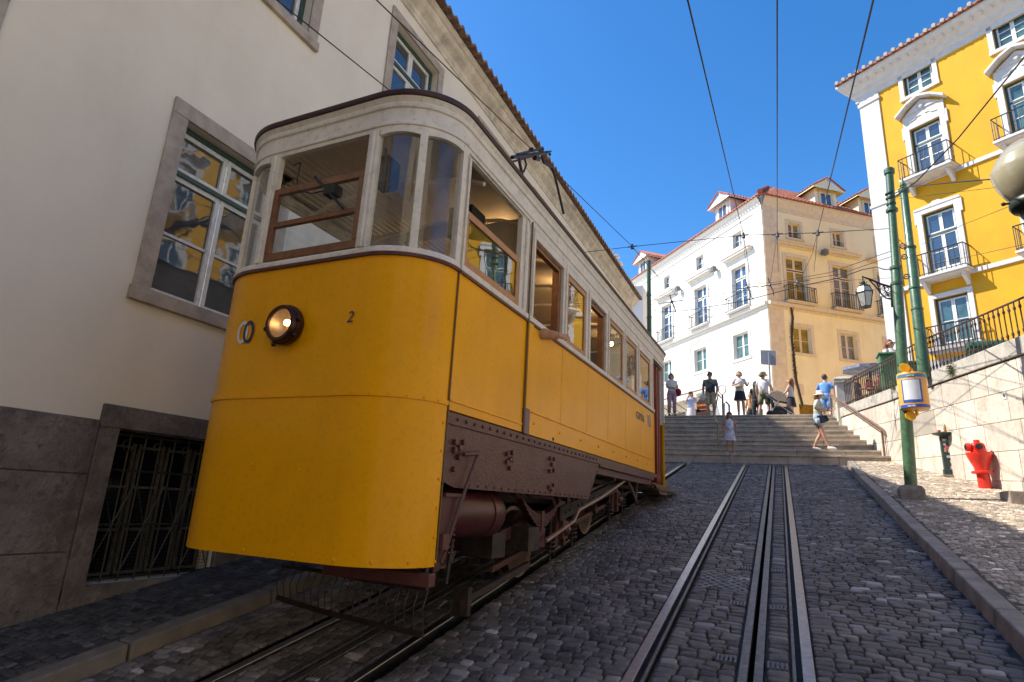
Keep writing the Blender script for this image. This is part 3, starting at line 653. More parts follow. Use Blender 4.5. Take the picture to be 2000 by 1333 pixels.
zt = aty(1687, 561, gb[1])[2]; zb = aty(1692, 600, gb[1])[2]; zm = aty(1688, 573, gb[1])[2]; cx, cy = aty(1689, 580, gb[1])[:2]; wm = .135
Mz = Matrix.Rotation(R_(25), 4, 'Z')
m = MB(); m.lathe([(wm*.62, zb+.0), (wm, zm), (wm*.72, zt)], (cx, cy, 0), 6, M=Mz, caps=False); m.build('lantern_glass', mat('milky_glass', (.45, .46, .43), .25, var=.1, scale=5), LN)
m = MB()
for k in range(6):
    a = 2*math.pi*k/6+R_(25); c, s = math.cos(a), math.sin(a); m.tube([(cx+c*wm*.62, cy+s*wm*.62, zb), (cx+c*wm, cy+s*wm, zm), (cx+c*wm*.72, cy+s*wm*.72, zt)], .007, 5); m.ball((cx+c*wm*1.04, cy+s*wm*1.04, zm+.015), .012, 6)
for r, z in ((wm*.64, zb), (wm*1.03, zm), (wm*.76, zt)): m.lathe([(r*.97, z-.008), (r*1.03, z-.008), (r*1.03, z+.008), (r*.97, z+.008)], (cx, cy, 0), 6, M=Mz)
m.lathe([(wm*.76, zt), (wm*.5, zt+.03), (.03, zt+.05), (.035, zt+.08), (.012, zt+.1), (.01, zt+.2), (.01, aty(1684, 540, gb[1])[2])], (cx, cy, 0), 6, M=Mz)
for k in range(6): a = k; m.tube([(cx, cy, zt+.05), (cx+.05*math.cos(a), cy+.05*math.sin(a), zt+.07), (cx+.055*math.cos(a), cy+.055*math.sin(a), zt+.1)], .006, 4)
m.tube([(cx, cy, zb), (cx, cy, zb-.03)], [.012, .003], 6); m.build('lantern_frame', M_IRON, LN)
# timetable box
bx = aty(1780, 768, gb[1]); TB = thing('timetable_box', 'yellow cylindrical timetable box with white sheet and blue bands on the green pole', 'sign box', tuple(bx))
zt = aty(1778, 737, gb[1])[2]; zb = aty(1782, 802, gb[1])[2]; rr = .195; cx, cy = bx[0], bx[1]-.14
M_YEL = mat('sign_yellow', (.80, .40, .06), .4, var=.1, scale=6); M_YEL2 = mat('clamp_yellow', (.85, .45, .01), .35, var=.1, scale=9)
m = MB(); m.lathe([(rr*.9, zb-.02), (rr, zb), (rr, zt), (rr*.96, zt+.02), (rr*.3, zt+.045)], (cx, cy, 0), 28); m.build('drum', M_YEL, TB, smooth=True)
def arc(a0, a1, z0, z1, r, name, mm, n=14):
    m = MB(); rows = []
    for zz in (z0, z1): rows.append([(cx+r*math.sin(R_(a)), cy-r*math.cos(R_(a)), zz) for a in np.linspace(a0, a1, n)])
    m.sheet(rows); return m.build(name, mm, TB, smooth=True, recalc=False)
M_BLU = mat('sign_blue', (.03, .10, .45), .4, var=.25, scale=30); M_PAP = mat('paper_white', (.72, .76, .82), .5, var=.05); M_STL = mat('steel_blue_band', (.08, .22, .38), .4)
H_ = zt-zb; arc(-80, 72, zt-H_*.12, zt-H_*.02, rr+.003, 'top_band', M_STL); arc(-80, 72, zb+H_*.0, zb+H_*.09, rr+.003, 'bottom_band', M_BLU)
arc(-55, 26, zb+H_*.14, zb+H_*.82, rr+.003, 'blue_sheet', M_BLU); arc(-48, 18, zb+H_*.22, zb+H_*.80, rr+.005, 'timetable_sheet', M_PAP)
for a, z, b_, sz in ((-14, zt-H_*.07, 'carris', .045), (-22, zb+H_*.045, 'carris', .045)):
    dd = Vector((math.sin(R_(a)), -math.cos(R_(a)), 0)); text_mesh('lettering', b_, sz, frame_mat((cx+dd.x*(rr+.006), cy+dd.y*(rr+.006), z), (-dd.y, dd.x, 0), (0, 0, 1)), M_PAP, TB, depth=.001, bold=.001)
for zz, sg in ((zt+.04, 1), (zb-.02, -1)):
    m = MB(); m.tube([(cx+.02, cy+.02, zz), (cx+.02, cy+.03, zz+sg*.06), (cx-.03, cy+.05, zz+sg*.09), (cx-.06, cy+.03, zz+sg*.09)], .025, 8); m.lathe([(.07, -.012), (.075, 0), (.05, .02)], (cx-.07, cy+.01, zz+sg*.085), 14, axis='y'); m.build('clamp', M_YEL2, TB, smooth=True)
# pedestal with shelf, its bottle and cup; hydrant
pb = grd(1860, 932, .12); PD = thing('shelf_pedestal', 'dark green pedestal plastered with stickers and topped by a dished shelf', 'pedestal', tuple(pb))
pt = aty(1846, 848, pb[1]); hz = pt[2]-pb[2]; x, y, z = pb; M_PG = mat('pedestal_green', (.03, .055, .05), .5, var=.2, scale=9)
m = MB(); lean = -.02
m.hexa([(x-.115, y-.05, z+.06), (x+.115, y-.05, z+.06), (x+.115, y+.05, z+.06), (x-.115, y+.05, z+.06), (x-.10+lean, y-.045, z+hz-.02), (x+.09+lean, y-.045, z+hz-.02), (x+.09+lean, y+.045, z+hz-.02), (x-.10+lean, y+.045, z+hz-.02)]); m.build('column', M_PG, PD, bevel=.012)
m = MB(); m.box(x-.13, x+.13, y-.065, y+.065, z+.02, z+.14); m.build('foot', M_PG, PD, bevel=.008)
m = MB(); m.lathe([(.03, z+hz-.07), (.16, z+hz-.03), (.225, z+hz-.005), (.225, z+hz+.01), (.19, z+hz+.012), (.05, z+hz)], (x+lean*.6, y-.02, 0), 22); m.build('shelf', M_PG, PD, smooth=True)
m = MB(); m.box(x-.16, x+.18, y-.1, y+.12, z-.1, z+.035); m.build('plinth_slab', M_KERB, PD, bevel=.01)
stk = [(-.04, .86, .07, .05, (.55, .55, .55)), (.02, .82, .09, .055, (.06, .25, .30)), (.0, .68, .10, .05, (.6, .15, .15)), (.03, .58, .08, .075, (.6, .6, .58)), (-.05, .60, .04, .08, (.65, .25, .18)), (.0, .42, .09, .045, (.55, .53, .6)), (.02, .29, .05, .05, (.65, .65, .65)), (.03, .12, .085, .075, (.62, .62, .62)), (-.045, .75, .04, .05, (.5, .55, .6))]
for i, (dx, f, w2, h2, c) in enumerate(stk):
    m = MB(); f_ = f*.88+.09; zz = z+hz*f_; ll = lean*f_; m.box(x+dx+ll-w2/2, x+dx+ll+w2/2, y-.056+.004*f_, y-.0515+.004*f_, zz-h2/2, zz+h2/2); m.build('sticker', mat('sticker_%d' % i, c, .5, var=.5, scale=45), PD)
m = MB(); bz = z+hz+.012; c = (x+.01+lean, y-.02, 0); bt = MB()
bt.lathe([(.028, bz), (.03, bz+.01), (.03, bz+.1), (.012, bz+.14), (.011, bz+.17)], c, 12)
solo(bt, 'glass_bottle', mat('beer_glass', (.30, .15, .04), .1, var=.4, scale=40), 'small glass bottle standing on the shelf of the green pedestal', 'bottle', (c[0], c[1], bz), smooth=True)
cu = MB(); cc = (x-.1+lean, y-.03, 0); cu.lathe([(.024, bz), (.03, bz+.055), (.028, bz+.055), (.02, bz+.01)], cc, 12, caps=False); solo(cu, 'red_cup', mat('red_cup', (.7, .04, .05), .4), 'small red cup left on the shelf of the green pedestal', 'cup', (cc[0], cc[1], bz), smooth=True)
hy = grd(1925, 954, .12); HY = thing('fire_hydrant', 'bright red flared fire hydrant standing before the pale wall', 'hydrant', tuple(hy)); M_RED = mat('hydrant_red', (.72, .035, .02), .4, var=.12, scale=6, stain=[((.35, .03, .02), .3, 9)], coat=.2)
x, y, z = hy; ht = aty(1914, 860, hy[1])[2]-z; L_ = Matrix.Rotation(R_(-2), 4, 'Y')
m = MB(); m.lathe([(.095, -.03), (.09, .28*ht), (.09, .29*ht), (.15, .30*ht), (.155, .325*ht), (.15, .35*ht), (.10, .36*ht), (.105, .42*ht), (.135, .52*ht), (.165, .62*ht), (.185, .715*ht), (.185, .735*ht), (.16, .735*ht)], (x, y, z), 24, M=L_); m.build('body', M_RED, HY, smooth=True)
m = MB(); m.lathe([(.11, .73*ht), (.115, .78*ht), (.10, .90*ht), (.075, .94*ht), (.045, .95*ht), (.045, 1.*ht), (.03, 1.0*ht)], (x, y, z), 18, M=L_); m.build('bonnet', M_RED, HY, smooth=True)
for ax, dx, dy in (('x', -1, -.15), ('y', .25, -1), ('x', .9, -.1)):
    m = MB(); cx, cy = x-.06+dx*.10, y+dy*.10; 
    if ax == 'x': m.lathe([(.06, -.03), (.07, -.03), (.07, .03), (.05, .03)], (cx, cy, z+.845*ht), 16, axis='x')
    else: m.lathe([(.07, .04), (.075, -.03), (.06, -.035)], (cx, cy, z+.845*ht), 16, axis='y')
    o = m.build('outlet', M_RED, HY, smooth=True); m = MB()
    if ax == 'x': m.lathe([(.045, dx*.032), (.045, dx*.045), (.01, dx*.05)], (cx, cy, z+.845*ht), 14, axis='x')
    else: m.lathe([(.05, -.036), (.05, -.05), (.01, -.055)], (cx, cy, z+.845*ht), 14, axis='y')
    m.build('outlet_cap', mat('cap_iron', (.05, .05, .06), .4, metal=.6), o, smooth=True)
# low stone step by the hydrant
b = grd(1990, 975, .12); m = MB(); m.box(b[0]-.25, b[0]+1.2, b[1]-.55, b[1]+.1, b[2]-.3, b[2]+.09); solo(m, 'stone_ledge', M_KERB, 'low stone ledge in the pavement to the right of the hydrant', 'ledge', tuple(b), bevel=.015)
# small plaques on the wall
for px, py, w_, h_, lab in ((1961, 773, .085, .12, 'small white plaque with a dark cross set on the pale stone wall'), (1855, 797, .09, .05, 'tiny white survey label low on the pale stone wall'), (1700, 782, .05, .07, 'small blue edged tile on the coping near the pier')):
    s, zz = WF.px(px, py, .01 if px != 1700 else .045); d = .001 if px != 1700 else .041
    t = thing('wall_plaque', lab, 'plaque', tuple(WF.P(s, zz, .01))); m = MB(); m.fbox(WF, s-w_/2, s+w_/2, zz-h_/2, zz+h_/2, d, d+.008); m.build('plate', mat('plaque_white', (.72, .72, .74), .4, var=.05), t)
    m = MB()
    if px == 1961:
        m.tube([WF.P(s+.026*math.cos(a), zz+.026*math.sin(a), d+.01) for a in np.linspace(0, 6.283, 16)], .005, 4); m.fbox(WF, s-.018, s+.018, zz-.005, zz+.005, d+.008, d+.011); m.fbox(WF, s-.005, s+.005, zz-.018, zz+.018, d+.0082, d+.0112)
    else: m.fbox(WF, s-w_*.3, s+w_*.1, zz-h_*.15, zz+h_*.25, d+.008, d+.010)
    m.build('mark', mat('plaque_ink', (.04, .05, .12), .5), t)
# weeds growing from the coping
M_WEED = mat('weed_leaf', (.13, .15, .05), .8, var=.4, scale=20, stain=[((.30, .26, .12), .5, 15)])
for i, (px, py, r, n, lab) in enumerate(((1858, 722, .16, 260, 'dry tuft of weeds hanging from the coping above the pedestal'), (1745, 755, .10, 130, 'green weeds sprouting at the foot of the railing left of the timetable box'), (1718, 757, .08, 90, 'small green weed at the railing foot, nearest the pier'))):
    s, zz = WF.px(px, py, .05); c = WF.P(s, zz, .05); m = MB()
    for k in range(n):
        a = rng.uniform(0, 6.28); u = rng.normal(0, r*.45); v = rng.normal(0, r*.4); p = c+WF.d*u+np.array([0, 0, v])+WF.n*abs(rng.normal(0, .03)); l = rng.uniform(.015, .035); q = np.array([math.cos(a), math.sin(a)*.4, rng.uniform(-.6, .8)])*l; e = np.cross(q, [0, 0, 1.])*.35+np.array([0, 0, .004])
        m.add([p-q, p+e, p+q, p-e], [(0, 1, 2, 3)])
    for k in range(14): p = c+WF.d*rng.normal(0, r*.4)+np.array([0, 0, rng.normal(0, r*.4)]); m.tube([c+np.array([0, 0, -.02]), (c+p)/2+WF.n*.02, p], .003, 3)
    solo(m, 'weed', M_WEED, lab, 'weed', tuple(c), recalc=False)
# ------------------------------------------------------------------ yellow building
M_YW = mat('yellow_render', (.66, .33, .002), .8, var=.06, scale=.6, bump=.08, bscale=12, stain=[((.52, .23, .012), .25, 1.2)], streak=((.50, .24, .02), .25, 2.2, .3))
M_WT = mat('white_stone_trim', (.60, .575, .56), .7, var=.07, scale=3, bump=.12, bscale=25, stain=[((.42, .40, .38), .4, 4)])
M_GREY = mat('grey_plinth', (.33, .32, .31), .8, var=.15, scale=3)
P_TEAL = pane_mat('teal_shuttered_glass', (.055, .115, .115), 1.8, var=.45, rough=.05)
P_SKY = pane_mat('sky_glass', (.03, .05, .07), 2.2, var=.3)
yo = aty(1703, 403, 26); YF = Fac(yo[:2], 126.5); ky = 26/21.
def yz(z): return 1.63+(z-1.63)*ky
YB = thing('yellow_building', 'bright yellow building with white pilaster, pedimented windows and iron balconies at the top right', 'building', tuple(YF.P(8, PZ-.3, -2)))
cols_ = [1.44+2.5*k for k in range(0, 7)]; ops = []
for s in cols_:
    s0, s1 = s*ky, (s+.87)*ky
    ops += [(s0, s1, yz(15.03), yz(15.89)), (s0, s1, yz(11.98), yz(13.8)), (s0, s1, yz(8.7), yz(10.8)), (s0, s1, yz(6.55), yz(8.05))]
YL = cols_[-1]*ky+4; ZC = yz(15.97)
m = MB(); wall_mesh(m, YF, .64*ky, YL, yz(6.25), ZC, ops, depth=.2); m.build('wall', M_YW, YB, recalc=False)
m = MB(); m.fbox(YF, .64*ky, YL, 3.6, yz(6.24), -.3, .03); m.build('plinth', M_GREY, YB); m = MB(); m.fbox(YF, .0, YL, 3.6, ZC, -12, -.61); m.build('side_wall', M_YW, YB)
m = MB(); m.fbox(YF, 0, .65*ky, 3.7, yz(15.5), -.6, .06); m.fbox(YF, -.05, .68*ky, yz(15.5), yz(15.62), -.6, .11); m.fbox(YF, 0, .65*ky, yz(15.62), ZC, -.6, .06); m.fbox(YF, -.04, .67*ky, yz(11.62), yz(11.72), -.6, .1); m.fbox(YF, -.04, .67*ky, yz(8.55), yz(8.65), -.6, .1)
for z in np.arange(4.4, yz(15.4), .62): m.fbox(YF, .003, .65*ky-.003, z, z+.012, -.5, .055)
m.build('pilaster', M_WT, YB, bevel=.01)
m = MB()
for z in (11.86, 8.62): m.fbox(YF, .66*ky, YL, yz(z)-.10, yz(z)+.06, 0, .07)
m.build('belt_course', M_WT, YB, bevel=.01)
m = MB(); prof = [(0, ZC-.28), (.05, ZC-.26), (.05, ZC-.05), (.16, ZC+.06), (.18, ZC+.16), (.34, ZC+.34), (.50, ZC+.50), (.56, ZC+.6), (.56, ZC+.68), (0, ZC+.7)]
m.sheet([[YF.P(-.1-d, z, d) for d, z in prof], [YF.P(YL, z, d) for d, z in prof]]); m.sheet([[YF.P(-.1-d, z, d) for d, z in prof], [YF.P(-.1-d, z, -11) for d, z in prof]]); m.build('cornice', M_WT, YB, recalc=False)
m = MB(); s = 0
while s < YL: m.tube([YF.P(s, ZC+.36, .36), YF.P(s, ZC+.40, .46)], .035, 8); s += .32
m.build('cornice_tile_course', M_WT, YB, smooth=True)
tile_roof(YF, YB, -.60, YL, .70, ZC+.69, -6, ZC+3.0, M_TILE, pitch=.30, amp=.08, rows=8)
m = MB(); s = -.5
while s < YL: m.tube([YF.P(s, ZC+.76, .73), YF.P(s, ZC+.81, .60)], .075, 8); s += .30
m.build('mortared_tile_end', mat('lime_mortar', (.62, .56, .50), .8, var=.1, scale=20), YB, smooth=True)
for i, s in enumerate(cols_):
    s0, s1 = s*ky, (s+.87)*ky; g = dict(trim=M_WT, gframe=M_DKGREEN, gw=.07, dep=.13, sw=.055)
    window(YF, YB, s0, s1, yz(15.03), yz(15.89), tw=.17, tp=.05, ears=0, bars=2, pane=P_TEAL, **g)
    wi = window(YF, YB, s0, s1, yz(11.98), yz(13.8), tw=.2, tp=.07, ears=1, sill=False, transom=.68, bars=1, panels=.2, pane=P_TEAL if i % 2 else P_SKY, **g)
    m = MB(); c = (s0+s1)/2; hw = .88; zp = yz(14.33)
    m.fbox(YF, s0-.2, s1+.2, yz(13.8)+.21, zp, .0, .06)
    m.prism([YF.P(c-hw*.72, zp, .005), YF.P(c+hw*.72, zp, .005), YF.P(c, zp+.42, .005)], YF.n*.10)
    for sg in (-1, 1):
        m.prism([YF.P(c+sg*hw, zp-.06, .003), YF.P(c+sg*.42, zp+.0+.30, .003), YF.P(c+sg*.42, zp+.40, .003), YF.P(c+sg*hw, zp+.05, .003)], YF.n*.34)
    m.prism([YF.P(c-.42, zp+.30, .003), YF.P(c, zp+.46, .003), YF.P(c+.42, zp+.30, .003), YF.P(c+.42, zp+.40, .003), YF.P(c, zp+.57, .003), YF.P(c-.42, zp+.40, .003)], YF.n*.34)
    m.lathe([(.10, 0), (.11, .02), (.06, .04), (.07, .06), (.01, .07)], tuple(YF.P(c, zp+.12, .105)), 14, M=Matrix([[YF.d[0], 0, YF.n[0]], [YF.d[1], 0, YF.n[1]], [0, 1, 0]]).to_4x4())
    m.tube([YF.P(c-.5, yz(13.8)+.3, .075), YF.P(c-.3, yz(13.8)+.34, .075), YF.P(c-.22, yz(13.8)+.42, .075), YF.P(c-.08, yz(13.8)+.42, .075)], .02, 5); m.tube([YF.P(c+.5, yz(13.8)+.3, .075), YF.P(c+.3, yz(13.8)+.34, .075), YF.P(c+.22, yz(13.8)+.42, .075), YF.P(c+.08, yz(13.8)+.42, .075)], .02, 5)
    m.build('pediment', M_WT, wi, bevel=.008)
    balcony(YF, YB, c-.90, c+.90, yz(11.97), .62, .86, M_WT, nb=11, thick=.16, brackets=True)
    w2 = window(YF, YB, s0, s1, yz(8.7), yz(10.8), tw=.2, tp=.06, ears=1, sill=False, transom=.66, bars=1, panels=.2, pane=P_SKY if i % 2 == 0 else P_TEAL, **g)
    m = MB(); m.prism([YF.P(s0-.26, yz(10.8)+.19, .004), YF.P(s1+.26, yz(10.8)+.19, .004), YF.P(s1+.22, yz(10.8)+.27, .004), YF.P(c+.2, yz(10.8)+.31, .004), YF.P(c+.1, yz(10.8)+.38, .004), YF.P(c-.1, yz(10.8)+.38, .004), YF.P(c-.2, yz(10.8)+.31, .004), YF.P(s0-.22, yz(10.8)+.27, .004)], YF.n*.085); m.build('lintel', M_WT, w2)
    balcony(YF, YB, c-.86, c+.86, yz(8.69), .55, .86, M_WT, nb=11, thick=.15, brackets=True)
    window(YF, YB, s0, s1, yz(6.55), yz(8.05), tw=.17, tp=.05, sill=False, bars=1, panels=.1, pane=P_TEAL, **g)
    balcony(YF, YB, c-.86, c+.86, yz(6.53), .34, .8, M_GREY, nb=10, thick=.2)

# ------------------------------------------------------------------ white and cream corner house
co_ = aty(1498, 563, 34); FL = Fac(co_[:2], -41.5); FR = Fac(co_[:2], 50.5); kc = 34/38.
def cz_(z): return 1.63+(z-1.63)*kc
M_CW = mat('white_render', (.74, .72, .68), .85, var=.05, scale=.6, bump=.06, bscale=12, streak=((.52, .49, .44), .3, 1.8, .22)); M_CC = mat('cream_ochre_render', (.84, .80, .57), .85, var=.06, scale=.5, bump=.06, bscale=12, stain=[((.70, .62, .42), .35, .7)], streak=((.62, .54, .36), .3, 2., .25))
M_CT = mat('beige_stone_trim', (.66, .59, .48), .75, var=.1, scale=3, bump=.15, bscale=25); M_CWT = mat('pale_stone_trim', (.72, .70, .66), .75, var=.06, scale=3)
P_BLUE = pane_mat('blue_reflection_tint', (.05, .085, .15), 2.0, var=.35); P_OCH = pane_mat('ochre_reflection_tint', (.20, .165, .05), 1.6, var=.45); P_GRN = pane_mat('green_shutter_glass', (.075, .14, .12), 1.6, var=.35)  # blue and ochre reflections are put into the pane base colours
M_BFR = mat('cream_window_paint', (.66, .60, .50), .5, var=.06)
CB = thing('corner_house', 'white and cream corner house with red tiled roof at the head of the steps', 'building', (co_[0], co_[1]+6, PZ))
EZ = cz_(21.6); eav = EZ
def side(F, L, wins, mezz, grd_, wm, tm, length, sash, pF, pM, pG, extra=()):
    ops = [(a*kc, b*kc, cz_(14.72), cz_(17.7)) for a, b in wins]+[(a*kc, b*kc, cz_(19.1), cz_(20.17)) for a, b in mezz]+[(a*kc, b*kc, cz_(11.38), cz_(13.05)) for a, b in grd_]+list(extra)
    m = MB(); wall_mesh(m, F, 0, length, PZ-.1, EZ, ops, depth=.25); m.build('wall', wm, CB, recalc=False)
    for a, b in wins:
        a *= kc; b *= kc; c = (a+b)/2
        wi = window(F, CB, a, b, cz_(14.72), cz_(17.7), trim=tm, tw=.2, tp=.05, sill=False, transom=.72, bars=2, topbars=0, pane=pF, sash=sash, sw=.07, dep=.18, panels=.12)
        m = MB(); z = cz_(18.35); m.fbox(F, c-1.2, c+1.2, z, z+.08, .002, .16); m.fbox(F, c-1.28, c+1.28, z+.08, z+.2, .002, .30); m.fbox(F, c-1.32, c+1.32, z+.2, z+.25, .002, .36); m.build('canopy_moulding', tm, wi, bevel=.01)
        balcony(F, CB, c-.98, c+.98, cz_(14.6), .42, .9, tm, nb=12, thick=.1, kn=False)
    for a, b in mezz: window(F, CB, a*kc, b*kc, cz_(19.1), cz_(20.17), trim=tm, tw=.17, tp=.03, bars=1, pane=pM, sash=sash, sw=.06, dep=.18); m = MB(); [m.tube([F.P(a*kc, cz_(19.1)+h, -.03), F.P(b*kc, cz_(19.1)+h, -.03)], .012, 4) for h in (.08, .3)]; [m.tube([F.P(a*kc+(b-a)*kc*k/7, cz_(19.1), -.03), F.P(a*kc+(b-a)*kc*k/7, cz_(19.1)+.3, -.03)], .008, 4) for k in range(8)]; m.build('guard_rail', M_IRON, CB)
    for a, b in grd_:
        window(F, CB, a*kc, b*kc, cz_(11.38), cz_(13.05), trim=tm, tw=.2, tp=.03, bars=1, pane=pG, sash=sash, sw=.07, dep=.18)
    m = MB(); z = cz_(14.45); m.fbox(F, -.0, length, z-.35, z-.2, 0, .05); m.fbox(F, -.0, length, z-.2, z, 0, .22); m.build('ledge', tm, CB, bevel=.012)
    m = MB(); prof = [(0, EZ-.75), (.06, EZ-.72), (.06, EZ-.5), (.10, EZ-.45), (.2, EZ-.2), (.3, EZ-.12), (.32, EZ), (0, EZ+.02)]
    m.sheet([[F.P(-.0, z, d) for d, z in prof], [F.P(length, z, d) for d, z in prof]]); m.build('cornice', tm, CB, recalc=False)
side(FL, 0, [(1.79, 3.24), (6.11, 7.57), (10.73, 12.19), (15.2, 16.7)], [(2.07, 2.97), (6.34, 7.25), (10.9, 11.75), (15.5, 16.4)], [(1.94, 3.42), (6.40, 7.86), (10.9, 12.3)], M_CW, M_CWT, 20, M_WHITEP, P_BLUE, P_BLUE, P_GRN, extra=[(5.2, 6.3, PZ, 7.7), (8.2, 10.4, PZ, 8.0), (.9, 2.3, PZ, 7.2)])
side(FR, 0, [(1.5, 3.05), (5.1, 6.6), (8.7, 10.2), (12.3, 13.8)], [(1.9, 2.86), (5.4, 6.25), (9.0, 9.9)], [(1.69, 3.02), (5.26, 6.49), (8.8, 10.1)], M_CC, M_CT, 17, M_BFR, P_OCH, P_OCH, P_OCH, extra=[(1.55, 3.1, PZ, 7.5), (5, 6.4, PZ, 7.6)])
m = MB(); m.fbox(FR, 0.0, .98, PZ-.1, EZ-.02, 0, .035); m.fbox(FL, .0, .75, PZ-.1, EZ-.02, 0, .035); m.build('corner_pilaster', mat('worn_corner_stone', (.66, .59, .48), .8, var=.12, scale=2, bump=.15, bscale=20, stain=[((.45, .36, .25), .4, 1.5)]), CB)
m = MB()
for F, L_, wz in ((FL, 20, 0), (FR, 17, 0)): m.fbox(F, .5, L_, PZ, EZ-.1, -6, -.6)
m.build('interior_wall', mat('dark_room', (.05, .045, .04), .9), CB)
m = MB(); m.fbox(FR, 1.56, 3.09, PZ, 7.49, -.2, -.17); m.fbox(FL, 5.2, 6.3, PZ, 7.7, -.2, -.17); m.fbox(FL, 8.2, 10.4, PZ, 8., -.2, -.17); m.fbox(FR, 5, 6.4, PZ, 7.6, -.2, -.17); m.fbox(FL, .9, 2.3, PZ, 7.2, -.2, -.17); m.build('shop_glass', mat('shop_window', (.16, .11, .03), .15, var=.7, scale=3), CB)
# roofs: main hipped roof, then the neighbouring ridge further left
def hip(F, L_, mt): tile_roof(F, CB, -.4, L_, .42, EZ+.0, -5.0, EZ+4.3, mt, pitch=.25, amp=.06, rows=12, s0b=5.0, s1b=L_)
hip(FL, 20, M_TILE); hip(FR, 17, M_TILE)
m = MB()
for k in range(15):
    t0 = k/15; t1 = (k+1.15)/15; a = FL.P(-.40+5.4*t0, EZ+.1+4.3*t0, .42-5.42*t0); b = FL.P(-.40+5.4*t1, EZ+.12+4.3*t1, .42-5.42*t1); m.tube([a, b], [.15, .12], 8)
m.build('ridge_tiles', M_TILE, CB, smooth=True)
def dormer(F, s, w_, z0, h, d, pane, wm, tm, label=None):
    z0 = EZ+.12; dz = z0+h; m = MB(); hw = w_/2
    m.hexa([F.P(s-hw, z0-.3, d-3), F.P(s+hw, z0-.3, d-3), F.P(s+hw, z0-.3, d), F.P(s-hw, z0-.3, d), F.P(s-hw, dz, d-3), F.P(s+hw, dz, d-3), F.P(s+hw, dz, d), F.P(s-hw, dz, d)])
    m.prism([F.P(s-hw, dz, d), F.P(s+hw, dz, d), F.P(s, dz+.35, d)], F.n*-2.5)
    D = m.build('dormer', wm, CB); ov = .36; m = MB()
    sf = MB()
    for sg in (-1, 1):
        sf.prism([F.P(s+sg*(hw+ov), dz-.12, d+ov), F.P(s, dz+.60, d+ov*.6), F.P(s, dz+.60, d-3), F.P(s+sg*(hw+ov), dz-.12, d-3)], np.array([0, 0, .05]))
        for k in range(int((3+ov)/.22)): 
            dd = d+ov-k*.22; m.tube([F.P(s+sg*(hw+ov+.02), dz-.01, dd), F.P(s+sg*.05, dz+.72, dd-.03)], .06, 5)
    sf.prism([F.P(s-hw-ov, dz-.12, d+ov), F.P(s+hw+ov, dz-.12, d+ov), F.P(s, dz+.60, d+ov*.6)], F.n*-.03); sf.build('dormer_soffit', wm, D)
    m.build('dormer_roof', M_TILE, D)
    m = MB(); m.fbox(F, s-.55, s-.42, z0, z0+h-.2, d-.0, d+.05); m.fbox(F, s+.42, s+.55, z0, z0+h-.2, d, d+.05); m.fbox(F, s-.55, s+.55, z0+h-.2, z0+h-.08, d, d+.055); m.build('dormer_trim', tm, D)
    m = MB(); m.fbox(F, s-.42, s+.42, z0, z0+h-.2, d+.002, d+.01); m.build('pane', pane, D)
    m = MB()
    for a in (-.42, -.035, .36): m.fbox(F, s+a, s+a+.06, z0, z0+h-.2, d+.011, d+.03)
    for zz in (.0, .45, h-.26): m.fbox(F, s-.42, s+.42, z0+zz, z0+zz+.05, d+.0112, d+.028)
    m.build('sash', M_WHITEP, D)
dormer(FL, 3.95, 1.5, 0, 1.55, -.35, P_BLUE, M_CW, M_CWT); dormer(FL, 14.2, 1.5, 0, 1.55, -.35, P_BLUE, M_CW, M_CWT)
dormer(FR, 4.95, 1.6, 0, 1.5, -.35, P_BLUE, M_CC, M_CT); dormer(FR, 8.2, 1.6, 0, 1.5, -.35, P_BLUE, M_CC, M_CT)
# second ridge on the left roof
m = MB()
def gable(F, s0, s1, zb, zt, d0, d1):
    n = int((s1-s0)/.25)
    for k in range(n):
        t = (k+.5)/n; s = s0+(s1-s0)*t; u = min(1, t/.35) if t < .35 else 1; m.tube([F.P(s, zb+.05, d0), F.P(s0+(s1-s0)*max(t, .0), zb+(zt-zb)*min(1, (t*3.0)), d0+(d1-d0)*min(1, t*3.))], .12, 5)
gable(FL, 5.9, 20, EZ+.35, EZ+2.5, -1.2, -5); m.build('roof', M_TILE, CB)
# wall lamps
for i, (F, s, z, lab) in enumerate(((FL, 4.3, 16.4, 'white'), (FL, 8.4, 16.45, 'w'), (FR, 3.9, 16.4, 'c'))):
    m = MB(); m.fbox(F, s-.14, s+.14, z, z+.3, .16, .42); m.fbox(F, s-.04, s+.04, z+.1, z+.2, .0, .16); m.build('floodlight', mat('flood_grey', (.12, .13, .14), .5), CB)
# decorative outline over the left ground floor window, cornice strips
m = MB(); a = [(1392-40, 690), (1352, 676), (1356, 668), (1366, 664), (1372, 660), (1382, 662), (1389, 661), (1390, 690)]
pts = [FL.P(*FL.px(x, y, .0), .02) for x, y in [(1348, 697), (1349, 678), (1361, 671), (1367, 662), (1376, 662), (1385, 663), (1391, 662)]]
m.tube(pts, .022, 4); m.build('moulded_outline', M_CT, CB)
